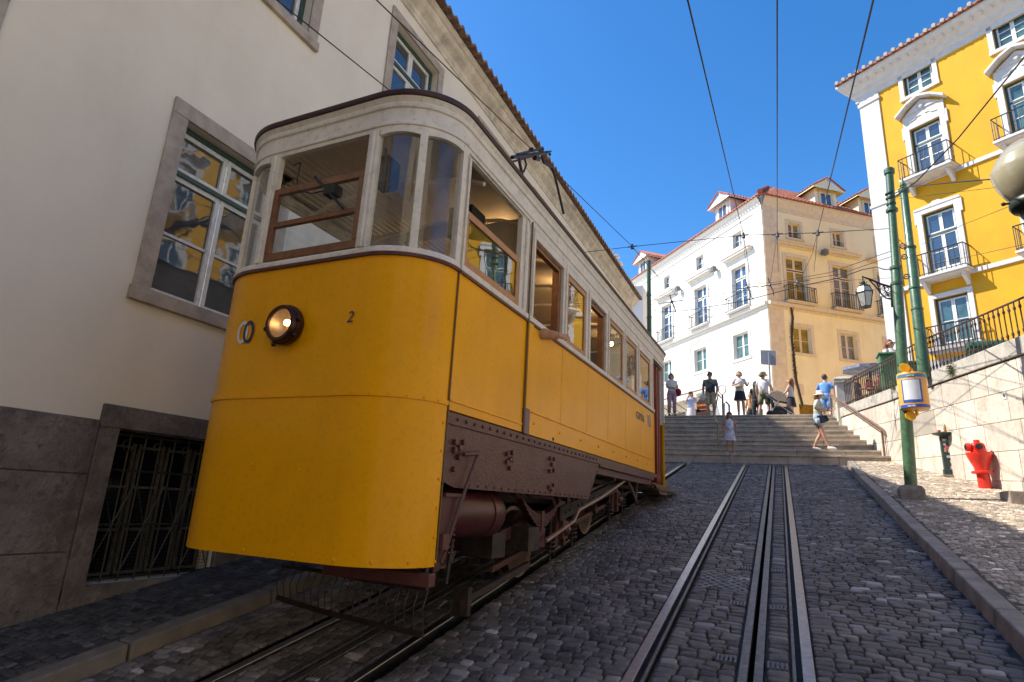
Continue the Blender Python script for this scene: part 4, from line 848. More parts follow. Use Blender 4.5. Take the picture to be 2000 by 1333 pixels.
# service cables climbing the cream side
m = MB()
for off in (0, .05, .09): m.tube([FR.P(FR.px(x, y)[0]+off, FR.px(x, y)[1], .05) for x, y in ((1540, 590), (1546, 620), (1544, 660), (1548, 700), (1553, 745), (1562, 780), (1565, 793))], .025, 5)
m.tube([FR.P(*FR.px(x, y), .05) for x, y in ((1539, 590), (1549, 600), (1546, 622), (1544, 640))], .02, 4)
bc = m.build('service_cable', mat('brown_cable', (.07, .045, .035), .8, var=.4, scale=20), CB)
m = MB()
for k in range(260):
    t = rng.uniform(0, 1); y = 640+110*t; x = 1544+9*max(0, (y-650)/95); p = FR.P(*FR.px(x, y), .08)+rng.normal(0, .05, 3); l = .05; q = rng.normal(0, 1, 3)*l*.6; e = rng.normal(0, 1, 3)*l*.4; m.add([p-q, p+e, p+q, p-e], [(0, 1, 2, 3)])
m.build('climber', mat('dry_climber', (.09, .06, .035), .9, var=.4, scale=30), CB, recalc=False)
m = MB(); s, z = FR.px(1563, 761); m.fbox(FR, s-.22, s+.22, z-.3, z+.3, .0, .02); m.build('wall_notice', M_CT, CB)
# awning and restaurant board
AW = thing('shop_awning', 'beige shop awning on the white side of the corner house behind the standing people', 'awning', tuple(FL.P(8, 8.6, .2)))
m = MB(); m.prism([FL.P(5.2, 9.0, .05), FL.P(5.2, 8.55, 1.2), FL.P(5.2, 8.35, 1.2), FL.P(5.2, 8.95, .0)], FL.d*6.2); m.build('canopy', mat('awning_cloth', (.50, .46, .38), .8, var=.1), AW)
m = MB()
for s in np.arange(5.3, 11.4, .85): m.tube([FL.P(s, 8.5, 1.15), FL.P(s, 7.9, .05)], .03, 5)
m.tube([FL.P(5.2, 9.1, .12), FL.P(11.4, 9.1, .12)], .05, 6); m.build('awning_frame', M_BRZ, AW)
RSg = thing('restaurant_board', 'dark brown board with orange lettering between two people above the steps', 'sign', tuple(aty(1371, 815, 30)))
def bp(px, py, dy=0): return aty(px, py, 30+dy)
m = MB(); m.prism([bp(1361, 806), bp(1361, 786), bp(1366, 780), bp(1373, 777), bp(1380, 778), bp(1385, 783), bp(1386, 800)], (0, .06, 0)); q = bp(1373, 806); m.box(q[0]-.35, q[0]+.35, q[1], q[1]+.06, PZ, q[2]+.15); m.build('board', mat('sign_brown', (.07, .035, .025), .5), RSg)
cc = bp(1372, 792, -.01); text_mesh('lettering', 'INVERSION', .13, frame_mat(tuple(cc), (1, 0, .1), (0, 0, 1)), mat('sign_orange', (.85, .22, .04), .5), RSg, bold=.006); cc = bp(1373, 800, -.01); text_mesh('lettering', 'restaurante', .07, frame_mat(tuple(cc), (1, 0, .1), (0, 0, 1)), MATS['sign_orange'], RSg, bold=.004)
# chimney and far roofs peeping above the tram's line of buildings
CH = thing('far_rooftop', 'distant rooftop with layered chimney pots peeping above the tiled eave of the cream building', 'rooftop', (-9, 40, PZ))
m = MB(); q = lambda px, py, y=30.: aty(px, py, y)
for x0, x1, y0, y1 in ((1186, 1193, 485, 520), (1193, 1206, 496, 500), (1194, 1200, 500, 512), (1196, 1213, 510, 514), (1200, 1208, 514, 530)):
    a = q(x0, y1); b = q(x1, y0); m.box(min(a[0], b[0]), max(a[0], b[0]), 30, 30.5, min(a[2], b[2])-(1.5 if y1 > 515 else 0), max(a[2], b[2]))
m.build('chimney', M_CORN, CH)
m = MB(); a = q(1205, 540); b = q(1240, 545); m.box(a[0]-3, b[0]+.3, 30.6, 33, 4.9, b[2]-.2); m.build('wall', M_CW, CH)
# street sign seen from behind
SG = thing('traffic_sign', 'grey back of a square traffic sign on a thin pole in front of the corner', 'sign', (float(aty(1503, 800, 24)[0]), 24, PZ))
c = aty(1500, 699, 24); m = MB(); hw = .31
m.hexa([aty(1486, 712, 24), aty(1516, 714, 24), aty(1516, 714, 24)+[0, .02, 0], aty(1486, 712, 24)+[0, .02, 0], aty(1485, 684, 24), aty(1515, 685, 24), aty(1515, 685, 24)+[0, .02, 0], aty(1485, 684, 24)+[0, .02, 0]]); m.build('plate', mat('sign_back_grey', (.27, .28, .31), .5, var=.1), SG, bevel=.008)
m = MB(); t_ = aty(1501, 688, 23.96); b_ = aty(1505, 800, 23.96); m.tube([tuple(t_), (b_[0]+.03, 23.96, PZ)], .03, 8); m.build('post', MATS['galvanised'], SG, smooth=True)
# wheeled bins on the terrace
M_BIN = mat('bin_green', (.06, .17, .075), .5, var=.15, scale=5); M_BIND = mat('bin_dark_green', (.012, .075, .045), .45, var=.15, scale=5)
def bin_(label, px, py, y, w_, h, d_, mm, rnd=False, zb=None):
    b = aty(px, py, y); zb = zb if zb is not None else cz(min(y, 21))-.1; x = b[0]; t = thing('wheeled_bin', label, 'bin', (x, y, zb))
    m = MB(); m.hexa([(x-w_*.42, y-d_*.4, zb+.08), (x+w_*.42, y-d_*.4, zb+.08), (x+w_*.42, y+d_*.4, zb+.08), (x-w_*.42, y+d_*.4, zb+.08), (x-w_/2, y-d_/2, zb+h), (x+w_/2, y-d_/2, zb+h), (x+w_/2, y+d_/2, zb+h), (x-w_/2, y+d_/2, zb+h)]); m.build('tub', mm, t, bevel=.03)
    m = MB()
    if rnd: m.prism([(x-w_*.52, y-d_*.52+d_*1.04*(1-math.cos(a))/2, zb+h+.16*math.sin(a)) for a in np.linspace(0, math.pi, 12)], (w_*1.04, 0, 0))
    else: m.box(x-w_*.54, x+w_*.54, y-d_*.56, y+d_*.54, zb+h, zb+h+.06); m.tube([(x-w_*.56, y-d_*.6, zb+h+.02), (x+w_*.56, y-d_*.6, zb+h+.02)], .03, 6)
    m.build('lid', mm, t, bevel=.02)
    for sg in (-1, 1): m = MB(); m.lathe([(.08, -.03), (.1, -.02), (.1, .02), (.08, .03)], (x+sg*w_*.38, y+d_*.35, zb+.1), 14, axis='x'); m.build('wheel', M_IRON, t, smooth=True)
    return t
bin_('light green wheeled bin behind the railing, beside the red haired woman', 1743, 720, 18.0, .60, float(aty(1743, 692, 18.0)[2])-cz(18.0)+.04, .5, M_BIN)
bin_('darker green wheeled bin just right of the timetable pole behind the railing', 1777, 700, 18.6, .62, 1.0, .6, mat('bin_olive', (.08, .13, .06), .5, var=.15))
bin_('large dark green bin with rounded lid in front of the yellow wall', 1925, 680, 13.9, .58, float(aty(1925, 668, 13.9)[2])-cz(13.9)-.05, .5, M_BIND, rnd=True)
# cafe parasol
for lab, px, py, y in (('white and navy market umbrella behind the railing near the pier', 1698, 722, 22.5),):
    c = aty(px, py, y); t = thing('market_umbrella', lab, 'umbrella', (c[0], y, PZ)); m = MB(); M_ = Matrix.Rotation(R_(20), 4, 'Z')
    m.lathe([(.85, -.05), (.85, .04), (.5, .10), (.02, .17)], tuple(c), 8, M=M_); m.build('canopy', mat('umbrella_cloth', (.16, .18, .26), .8, var=.5, scale=4, stain=[((.6, .6, .66), .7, 3)]), t)
    m = MB(); m.tube([tuple(c), (c[0], c[1], PZ)], .03, 8); m.build('pole', M_IRON, t)
    m = MB(); m.box(c[0]-.3, c[0]+.3, y-.3, y+.3, PZ, PZ+.08); m.build('base', M_IRON, t)
# plane tree on the far side of the square (seen mirrored in the tram's front glass)
# ------------------------------------------------------------------ the tram
M_TY = mat('tram_yellow', (.93, .42, .0), .38, var=.06, scale=1.2, bump=.03, bscale=7, spec=.15, coat=.16, stain=[((.60, .25, .005), .14, 2.2), ((.25, .12, .01), .2, 38)], streak=((.60, .26, .005), .12, 7, .7))
M_TW = mat('tram_white', (.78, .73, .64), .5, var=.08, scale=3, bump=.08, bscale=25, stain=[((.34, .30, .25), .35, 5), ((.13, .10, .08), .3, 22)], streak=((.4, .36, .3), .2, 14, 2.))
M_TM = mat('tram_maroon', (.085, .02, .022), .45, var=.25, scale=8, stain=[((.03, .02, .02), .5, 12)])
M_TB = mat('tram_underframe_brown', (.10, .036, .031), .36, var=.22, scale=4, bump=.35, bscale=55, stain=[((.05, .028, .028), .6, 3.5), ((.20, .13, .12), .3, 18)])
M_TD = mat('grimy_iron', (.030, .020, .018), .6, var=.4, scale=6, bump=.4, bscale=40, stain=[((.10, .06, .045), .5, 9)])
M_WOOD = mat('varnished_wood', (.20, .075, .025), .35, var=.3, scale=10, bump=.08, bscale=40, streak=((.09, .03, .012), .5, 40, 3), coat=.3)
M_WOODL = mat('light_sash_wood', (.48, .235, .10), .4, var=.15, scale=8, streak=((.32, .14, .06), .4, 30, 3))
M_ROOF = mat('tram_roof_canvas', (.035, .032, .034), .7, var=.3, scale=5)
M_CEIL = mat('tram_ceiling', (.74, .68, .56), .6, var=.06, scale=3)
M_DRED = mat('tram_door_red', (.20, .018, .018), .4, var=.2, scale=5)
M_BK = mat('black_equipment', (.008, .008, .009), .5); M_NAVY = mat('navy_lettering', (.012, .02, .10), .4)
M_TK = mat('tank_red', (.07, .016, .015), .4, var=.25, scale=5, bump=.1, bscale=30)
G_CLR = glassmat('tram_glass', (.97, .98, .97), 1.45, smear=.08); G_SIDE = glassmat('sash_glass', (.72, .76, .74), 2.6); G_DIRTY = glassmat('dirty_corner_glass', (.92, .93, .90), 1.8, smear=.22)
az = R_(.75); TF = Fac((-1.89-5*math.sin(az), 5-5*math.cos(az)), .75); TP = TF.P
WID = 1.9; S0 = 2.80; SR = 10.75; RX_, RY_ = .42, .46
TR = thing('tram', 'yellow and white vintage funicular tram climbing the steep cobbled street', 'tram', tuple(TP(6.5, T*6.5, -.95)))
def endpath(front=True, t0=0., t1=90., left=True, flat=True, n=14, ins=0., d0=None, d1=None):
    """plan points round one end, right side to left side: (s, d, ns, nd)"""
    o = []; cs, cd = (S0+RX_, -RY_)
    for a in np.linspace(t1, t0, n): th = R_(a); o.append((cs-(RX_-ins)*math.cos(th), cd+(RY_-ins)*math.sin(th), -math.cos(th), math.sin(th)))
    if left:
        for a in np.linspace(0, 90, n): th = R_(a); o.append((cs-(RX_-ins)*math.cos(th), -WID+RY_-(RY_-ins)*math.sin(th), -math.cos(th), -math.sin(th)))
    if not front: o = [(S0+SR-s, d, -ns, nd) for s, d, ns, nd in o]
    return o
def sweep(m, path, prof):
    m.sheet([[TP(s+ns*o, z, d+nd*o) for (o, z) in prof] for (s, d, ns, nd) in path])
def band(m, path, z0, z1, o0=0., th=.02):   # closed box section swept round
    pr = [(o0, z0), (o0, z1), (o0-th, z1), (o0-th, z0), (o0, z0)]; sweep(m, path, pr)
    for e in (path[0], path[-1]): m.add([TP(e[0]+e[2]*o, z, e[1]+e[3]*o) for o, z in pr[:4]], [(0, 1, 2, 3)])
fp = endpath(True); rp = endpath(False)
# full ring for roof mouldings: front end + left side + rear end + right side
ring = fp+[(s, d, ns, nd) for s, d, ns, nd in rp[::-1]]+[fp[0]]
# --- dash panels
m = MB(); band(m, fp, 1.235, 2.205, 0, .025); m.build('lower_dash_panel', M_TY, TR, smooth=True, ang=30)
m = MB(); band(m, fp, 2.205, 3.10, -.003, .025); m.build('upper_dash_panel', M_TY, TR, smooth=True, ang=30)
m = MB(); band(m, fp, 2.195, 2.225, .009, .012)
for k in range(0, len(fp)-1, 2): s, d, ns, nd = fp[k]; m.ball(TP(s+ns*.009, 2.21, d+nd*.009), .008, 6)
for dd in np.arange(-.55, -1.4, -.27): m.ball(TP(S0-.009, 2.21, dd), .006, 6)
for dd in np.arange(-.5, -1.42, -.2): m.ball(TP(S0-.0, 1.265, dd), .008, 6)
for k in range(0, 14, 4): s, d, ns, nd = fp[k]; m.ball(TP(s, 1.265, d), .011, 6)
for zz in np.arange(1.4, 2.15, .17): m.ball(TP(3.19, zz, .0), .010, 6)
for dd, zz in ((-.75, 1.75), (-.95, 1.76), (-1.15, 1.77)): m.ball(TP(S0, zz, dd), .009, 6)
m.build('dash_beading', M_TY, TR, smooth=True)
m = MB(); band(m, fp, 3.10, 3.122, .016, .03); m.build('maroon_line', M_TM, TR, smooth=True, ang=30)
m = MB(); sweep(m, fp, [(-.04, 3.122), (.012, 3.122), (.016, 3.14), (.004, 3.165), (-.04, 3.175), (-.04, 3.122)]); m.build('window_sill', M_TW, TR, smooth=True, ang=40)
# --- letter board and roof edge all the way round
m = MB(); sweep(m, ring, [(-.04, 4.02), (.0, 4.02), (.0, 4.05), (.012, 4.055), (.012, 4.075), (.002, 4.085), (.002, 4.185), (.016, 4.19), (.02, 4.21), (.016, 4.225), (.006, 4.23), (.03, 4.265), (-.04, 4.27)]); m.build('letter_board', M_TW, TR, smooth=True, ang=25)
m = MB(); sweep(m, ring, [(.0, 4.262), (.04, 4.27), (.046, 4.282), (.046, 4.302), (.035, 4.314), (.0, 4.32)]); m.build('roof_edge', mat('roof_edge_dark', (.045, .014, .016), .45, var=.3, scale=8), TR, smooth=True, ang=40)
m = MB(); rows = []
for f, h in ((1.02, 0), (.92, .05), (.75, .10), (.5, .14), (.25, .16), (0, .165)):
    row = []
    for s, d, ns, nd in ring:
        cs = min(max(s, S0+.95), SR-.95); row.append(TP(cs+(s-cs)*f, 4.31+h, -.95+(d+.95)*f))
    rows.append(row)
m.sheet(rows); m.build('roof', M_ROOF, TR, smooth=True)
# --- front posts, panes
def epost(name, a0, a1, z0=3.165, z1=4.04, left=False, o=.006):
    m = MB(); p = endpath(True, a0, a1, left=False, n=4)
    if left: p = [(s, -WID-d, ns, -nd) for s, d, ns, nd in p]
    band(m, p, z0, z1, o, .05); return m.build(name, M_TW, TR, bevel=.004)
for lf in (False, True):
    epost('corner_post', 38, 44.5, left=lf); epost('corner_post', 83, 90, left=lf)
    for a0, a1 in ((2, 38), (44.5, 83)):
        p = endpath(True, a0, a1, left=False, n=8)
        if lf: p = [(s, -WID-d, ns, -nd) for s, d, ns, nd in p]
        m = MB(); sweep(m, p, [(-.02, 3.165), (-.02, 4.03)]); m.build('corner_pane', G_DIRTY, TR, smooth=True, recalc=False)
        m = MB(); n = len(p); 
        for i in range(n-1):                                        # curved head rail with lowered ends
            f0, f1 = i/(n-1), (i+1)/(n-1); h0 = .014*(2*f0-1)**2; h1 = .014*(2*f1-1)**2
            q = []
            for (s, d, ns, nd), h in ((p[i], h0), (p[i+1], h1)): q += [TP(s+ns*.004, 4.0-h, d+nd*.004), TP(s-ns*.03, 4.0-h, d-nd*.03), TP(s-ns*.03, 4.03, d-nd*.03), TP(s+ns*.004, 4.03, d+nd*.004)]
            m.hexa([q[0], q[1], q[5], q[4], q[3], q[2], q[6], q[7]])
        m.build('pane_head', M_TW, TR)
for d0, d1 in ((-.455, -.535), (-1.365, -1.445)):
    m = MB(); m.fbox(TF, S0-.008, S0+.05, 3.165, 4.04, d1, d0); m.fbox(TF, S0-.02, S0, 3.165, 4.03, (d0+d1)/2-.013, (d0+d1)/2+.013); m.build('window_post', M_TW, TR, bevel=.005)
# front drop window: wooden sash with a mid rail, let down half way
sh = MB(); D0, D1 = -.537, -1.363; zz = [(3.175, 3.235), (3.435, 3.475), (3.695, 3.745)]
for a, b in zz: sh.fbox(TF, S0-.0, S0+.035, a, b, D1, D0)
for a, b in ((D0-.045, D0), (D1, D1+.045)): sh.fbox(TF, S0-.002, S0+.033, 3.236, 3.694, a, b)
sw_ = sh.build('drop_sash', M_WOOD, TR, bevel=.004); m = MB(); m.fbox(TF, S0+.012, S0+.018, 3.23, 3.70, D1+.04, D0-.04); m.build('pane', G_CLR, sw_)
m = MB(); m.tube([TP(S0-.02, 3.765, -.97), TP(S0-.03, 3.46, -.66)], .009, 6); m.tube([TP(S0-.02, 3.62, -.80), TP(S0-.03, 3.44, -.645)], .004, 4); m.box(*sum([[min(TP(S0-.03, 0, -.86)[i], TP(S0+.05, 0, -.76)[i]), max(TP(S0-.03, 0, -.86)[i], TP(S0+.05, 0, -.76)[i])] for i in (0, 1)], []), 3.60, 3.67); wm = m.build('wiper', M_BK, TR)
m = MB(); m.tube([TP(S0+.1, 4.0, -1.33), TP(S0+.06, 3.98, -1.22), TP(S0+.03, 3.80, -1.19), TP(S0+.0, 3.70, -1.13), TP(S0-.01, 3.64, -.98), TP(S0, 3.65, -.86)], .005, 5); m.build('wiper_cable', M_BK, TR)
# --- headlight
HC = np.array([TP(S0, 2.668, -1.0)[i] for i in range(3)]); hx = TF.d; 
m = MB(); prof = [(.105, .02), (.128, -.01), (.136, -.03), (.136, -.055), (.128, -.06), (.128, -.085), (.118, -.10), (.100, -.10), (.096, -.085)]
Mh = Matrix([[TF.n[0], 0, TF.d[0]], [TF.n[1], 0, TF.d[1]], [0, 1, 0]]).to_4x4()
m.lathe(prof, tuple(HC), 28, M=Mh, caps=False)
for a in (10, 190, 250, 325): c = HC+TF.n*.143*math.cos(R_(a))+np.array([0, 0, .143*math.sin(R_(a))])-TF.d*.07; m.ball(c, .017, 7)
hl = m.build('headlight', mat('headlight_rim', (.05, .018, .014), .3, metal=.4, var=.3, scale=20), TR, smooth=True, ang=50)
m = MB(); m.lathe([(.098, -.085), (.085, -.03), (.05, .0), (.001, .01)], tuple(HC), 24, M=Mh, caps=False); m.build('reflector', mat('reflector', (.40, .33, .27), .35, metal=.6, var=.25, scale=12), hl, smooth=True)
m = MB(); m.ball(tuple(HC-TF.d*.05+TF.n*.02+np.array([0, 0, .012])), .022, 10); m.build('bulb', mat('lit_bulb', (1, .8, .5), .3, emit=((1, .60, .22), 9)), hl, smooth=True)
m = MB(); m.lathe([(.098, -.088), (.08, -.098), (.04, -.106), (.001, -.108)], tuple(HC), 24, M=Mh, caps=False); m.build('lens', glassmat('headlight_lens', (.95, .93, .88), 1.5), hl, smooth=True)
# --- number, rings and lettering
def face_mat(s, z, d, o=.006): return frame_mat(tuple(TP(s-o, z, d)), tuple(TF.n), (0, 0, 1))
text_mesh('number', '2', .105, face_mat(S0-.003, 2.69, -.50, .003), M_NAVY, TR, shear=.2, bold=-.001)
def ringlogo(M, r, name, mm, dx):
    m = MB(); n = 26; a_ = [(r*.62*math.cos(t), r*math.sin(t)) for t in np.linspace(0, 2*math.pi, n+1)]; b_ = [(r*.36*math.cos(t), r*.70*math.sin(t)) for t in np.linspace(0, 2*math.pi, n+1)]
    f = lambda p: tuple(M @ Vector((p[0]+dx, p[1], 0))); fb = lambda p: tuple(M @ Vector((p[0]+dx, p[1], -.003)))
    m.sheet([[f(p) for p in a_], [f(p) for p in b_]]); m.sheet([[fb(p) for p in a_], [f(p) for p in a_]]); return m.build(name, mm, TR, recalc=False)
M_LW = mat('logo_white', (.70, .70, .74), .4)
th = R_(28); sL = S0+RX_-RX_*math.cos(th*.5); Ml = frame_mat(tuple(TP(S0-.012, 2.66, -1.40)), tuple(TF.n), (0, 0, 1))
Ml = frame_mat(tuple(TP(S0-.004, 2.66, -1.405)), tuple(TF.n*.995-TF.d*.03), (0, 0, 1))
ringlogo(Ml, .082, 'logo_ring', M_LW, -.030); Mm = Ml @ Matrix.Translation((0, 0, .0015)); ringlogo(Mm, .082, 'logo_ring', M_NAVY, .030)
Ms = lambda s, z: frame_mat(tuple(TP(s, z, .008)), tuple(TF.d), (0, 0, 1))
text_mesh('lettering', 'carris', .22, Ms(8.53, 2.925), mat('faded_navy', (.10, .09, .16), .4), TR, bold=-.002)
Mq = Ms(9.12, 2.94); ringlogo(Mq, .10, 'logo_ring', M_LW, -.03); ringlogo(Mq @ Matrix.Translation((0, 0, .002)), .10, 'logo_ring', M_NAVY, .035)
# --- sides
def tside(right):
    sg = 1 if right else -1; base = 0 if right else -WID
    def B(m, s0, s1, z0, z1, o0, o1): 
        a, b = base+sg*o0, base+sg*o1; m.fbox(TF, s0, s1, z0, z1, min(a, b), max(a, b))
    m = MB(); edges = [3.235, 4.385, 5.265, 6.07, 6.88, 7.70, 8.54, 9.44]
    zl = [2.235, 2.365, 2.365, 2.365, 2.365, 2.365, 2.365]
    for i in range(7):
        a, b = edges[i]+(.03 if i == 1 else .003), edges[i+1]-.004
        B(m, a, b, zl[i]+.004, 3.10, -.03, 0)
    m.build('side_panel', M_TY, TR, bevel=.002)
    m = MB(); B(m, 3.235, 4.375, 2.17, 2.232, -.03, .004); B(m, 4.50, 9.44, 2.17, 2.362, -.03, .002); B(m, 4.41, 4.497, 2.37, 3.10, -.02, .018); B(m, 3.24, 4.37, 2.226, 2.242, 0, .012); B(m, 4.50, 9.44, 2.355, 2.372, .0, .012); B(m, 9.44, 9.50, 2.17, 3.10, -.03, .006)
    for s in np.arange(4.62, 9.4, .62): p = TP(s, 2.27, base+sg*.004); m.ball(p, .013, 6)
    for s in np.arange(4.55, 9.4, .35): p = TP(s, 2.363, base+sg*.012); m.ball(p, .008, 5)
    m.build('side_skirt', M_TY, TR, bevel=.003)
    m = MB(); B(m, 4.405, 4.50, 2.165, 2.368, -.03, .016); m.build('post_foot', mat('mauve_brown', (.17, .10, .11), .45, var=.15, scale=9), TR)
    m = MB(); B(m, 3.235, 9.50, 3.10, 3.118, -.02, .014); m.build('maroon_line', M_TM, TR)
    m = MB(); B(m, 3.235, 4.38, 3.119, 3.165, -.05, .018); B(m, 4.41, 9.50, 3.119, 3.165, -.05, .018); B(m, 3.22, 9.50, 3.99, 4.02, -.04, .004); B(m, 3.24, 4.34, 4.0, 4.02, -.04, .02); B(m, 4.5, 9.5, 3.915, 3.99, -.045, .003)
    m.build('window_rail', M_TW, TR, bevel=.005)
    m = MB()
    for a, b in ((3.235, 3.275), (4.205, 4.37), (4.405, 4.52), (5.25, 5.375), (5.985, 6.15), (6.785, 6.925), (7.60, 7.735), (8.385, 8.535), (9.28, 9.50)):
        m = MB(); B(m, a, b, 3.165, 3.99, -.05, .0); B(m, (a+b)/2-.014, (a+b)/2+.014, 3.165, 3.98, .0, .016); m.build('window_post', M_TW, TR, bevel=.004)
    wins = [(3.275, 4.205, 3.99), (4.52, 5.25, 3.915), (5.375, 5.985, 3.915), (6.15, 6.785, 3.915), (6.925, 7.60, 3.915), (7.735, 8.385, 3.915), (8.535, 9.28, 3.915)]
    for i, (a, b, zt) in enumerate(wins):
        g = MB(); p = MB()
        if not right and i < 3: continue
        if i == 0: z0, z1, w_ = 3.17, 3.60, .055
        elif i in (1, 3):
            B(g, b-.07, b-.005, 3.17, zt, -.10, -.03); B(g, a, b-.07, zt-.05, zt-.01, -.08, -.03); g.build('window_lining', M_WOOD, TR); continue
        else: z0, z1, w_ = 3.17, zt-.01, .05
        B(g, a+.002, a+w_, z0+w_, z1-w_, -.035, -.008); B(g, b-w_, b-.002, z0+w_, z1-w_, -.035, -.008); B(g, a+.002, b-.002, z0, z0+w_*1.2, -.036, -.007); B(g, a+.002, b-.002, z1-w_, z1, -.036, -.007); B(p, a+w_-.005, b-w_+.005, z0+w_, z1-w_+.005, -.024, -.018)
        o = g.build('sash', M_WOODL, TR, bevel=.003); p.build('pane', G_SIDE, o)
tside(True); tside(False)
m = MB(); m.tube([TP(4.39, 2.17, .012), TP(4.39, 4.02, .012)], .008, 5); m.build('seam_conduit', mat('seam_grey', (.14, .10, .05), .6), TR); m = MB(); m.tube([TP(3.228, 1.25, .006), TP(3.228, 3.1, .006)], .006, 5); m.build('seam_conduit', mat('seam_grey', (.14, .10, .05), .6), TR)
# rear platform
m = MB(); rlow = endpath(False, 25, 88, left=False, n=8); band(m, rlow, 1.93, 3.05, 0, .03); m.build('rear_dash_panel', M_TY, TR, smooth=True, ang=30); m = MB(); rl2 = endpath(False, 0, 90, left=True, n=8)[8:]; band(m, rl2, 1.93, 3.05, 0, .03); m.build('rear_dash_panel', M_TY, TR, smooth=True, ang=30)
m = MB()
for a0, a1 in ((78, 90), (42, 60), (0, 6)):
    p = endpath(False, a0, a1, left=False, n=4)
    for pp_ in (p, [(s, -WID-d, ns, -nd) for s, d, ns, nd in p]): m = MB(); band(m, pp_, 3.06, 4.04, .004, .05); m.build('rear_post', M_TW, TR, bevel=.004)
m = MB(); m.fbox(TF, 9.95, 10.02, 2.05, 3.98, -.30, -.04); m.fbox(TF, 10.12, 10.17, 2.05, 3.98, -.1, -.045); m.build('folding_door', M_DRED, TR, bevel=.008)
m = MB(); m.fbox(TF, 9.45, 10.9, 1.95, 2.02, -1.85, -.02); m.prism([TP(9.45, 2.0, .02), TP(9.8, 1.86, .03), TP(10.3, 1.86, .04), TP(10.5, 1.98, .02)], TF.n*-.2); m.fbox(TF, 9.6, 11.12, 1.92, 1.955, -1.5, .05); m.build('rear_step', mat('step_timber', (.13, .085, .055), .7, var=.3, scale=9), TR)
# --- interior
m = MB(); m.fbox(TF, 3.25, 10.2, 2.12, 2.18, -1.85, -.05); m.fbox(TF, 2.9, 3.25, 2.12, 2.18, -1.5, -.4); m.build('floor', M_WOOD, TR)
m = MB()
for k in range(34):
    a = -1.86+k*.0535; zc = 4.10+.13*(1-((a+.95)/.95)**2); m.fbox(TF, 3.26 if abs(a+.95) > .8 else (3.0 if abs(a+.95) > .45 else 2.86), 10.6, zc, zc+.02, a, a+.051)
m.build('ceiling', M_CEIL, TR)
m = MB()
for s in (3.6, 4.35, 5.3, 6.1, 6.85, 7.67, 8.46, 9.4):
    pts = [TP(s, 3.98, -1.84), TP(s, 4.07, -1.6), TP(s, 4.15, -.95), TP(s, 4.07, -.3), TP(s, 3.98, -.06)]; m.tube(pts, .02, 6)
m.build('ceiling_rib', M_CEIL, TR)
m = MB()
for s in (4.34,): 
    m.fbox(TF, s, s+.04, 2.18, 4.05, -.6, -.08); m.fbox(TF, s, s+.04, 4.0, 4.12, -1.8, -.6)
m.build('bulkhead', mat('interior_cream', (.52, .46, .36), .5, var=.1, scale=4), TR)
m = MB()
for sg, d0 in ((0, -.5), (1, -1.82)):
    m.fbox(TF, 4.5, 9.4, 2.55, 2.60, d0, d0+.43); dd = -.09 if sg == 0 else -1.84; m.fbox(TF, 4.5, 9.4, 2.6, 3.1, dd, dd+.03); m.fbox(TF, 4.5, 9.4, 2.18, 2.55, d0 if sg == 0 else d0+.40, (d0 if sg == 0 else d0+.40)+.03)
m.build('bench', M_WOOD, TR)
for s in (4.75, 6.3, 7.3, 8.6):
    m = MB(); m.lathe([(.05, 4.17), (.05, 4.14), (.02, 4.12), (.02, 4.08)], tuple(TP(s, 0, -.95 if s < 4.4 else -.45)), 10); lf = m.build('ceiling_lamp', M_IRON, TR); m = MB(); m.ball(tuple(TP(s, 4.045, -.95 if s < 4.4 else -.45)), .035, 9); m.build('bulb', mat('warm_bulb', (1, .8, .5), .4, emit=((1, .60, .26), 40)), lf, smooth=True)
m = MB(); m.fbox(TF, 3.05, 3.2, 3.80, 4.02, -.70, -.56); m.tube([TP(3.1, 4.12, -.63), TP(3.1, 4.0, -.63)], .015, 6); m.ball(TP(3.12, 4.02, -.63), .05, 6); m.build('cab_fan', M_BK, TR, bevel=.02)
m = MB(); m.fbox(TF, 3.75, 3.98, 3.66, 3.92, -.46, -.24); m.tube([TP(3.86, 4.1, -.35), TP(3.86, 3.9, -.35)], .015, 6); m.tube([TP(3.9, 3.66, -.33), TP(3.92, 3.58, -.33)], .02, 6); m.build('cab_monitor', M_BK, TR, bevel=.02)
m = MB(); m.lathe([(.13, 2.18), (.13, 3.08), (.16, 3.1), (.16, 3.16), (.05, 3.18)], tuple(TP(3.15, 0, -1.15)), 14); m.tube([TP(3.15, 3.2, -1.15), TP(3.05, 3.22, -1.0)], .015, 6); m.build('controller', M_BK, TR, smooth=True)
# --- underframe
RB = M_TB
m = MB(); d0 = -.012
m.prism([TP(3.24, 2.165, d0), TP(3.24, 1.73, d0), TP(3.40, 1.695, d0), TP(6.22, 1.695, d0), TP(6.58, 2.085, d0), TP(6.60, 2.165, d0)], TF.n*-.02)
m.fbox(TF, 3.24, 6.6, 2.085, 2.162, d0+.001, d0+.012); m.fbox(TF, 6.6, 9.5, 2.06, 2.165, -.04, -.006); m.fbox(TF, 3.24, 9.5, 1.98, 2.10, -.25, -.045)
for s in np.arange(3.36, 6.5, .118): m.ball(TP(s, 2.125, d0+.013), .014, 6)
for s in np.arange(3.6, 6.25, .125): m.ball(TP(s, 1.72, d0), .011, 6)
for k in range(7): m.ball(TP(6.27+.045*k, 1.75+.05*k, d0), .010, 6)
for cs, cz0, pt in ((3.42, 1.93, ((-.06, .05), (0, .02), (-.06, -.0), (.05, .06), (-.05, -.12), (0, -.04))), (4.20, 1.935, ((-.05, .04), (.04, .06), (.0, .0), (-.05, -.02), (.04, .01), (.01, -.06))), (5.10, 1.95, ((-.05, .07), (.05, .07), (0, .02), (-.05, -.04), (.05, -.03), (-.05, -.18), (.05, -.16), (0, -.2)))):
    for a, b in pt: m.fbox(TF, cs+a-.017, cs+a+.017, cz0+b-.017, cz0+b+.017, d0, d0+.022)
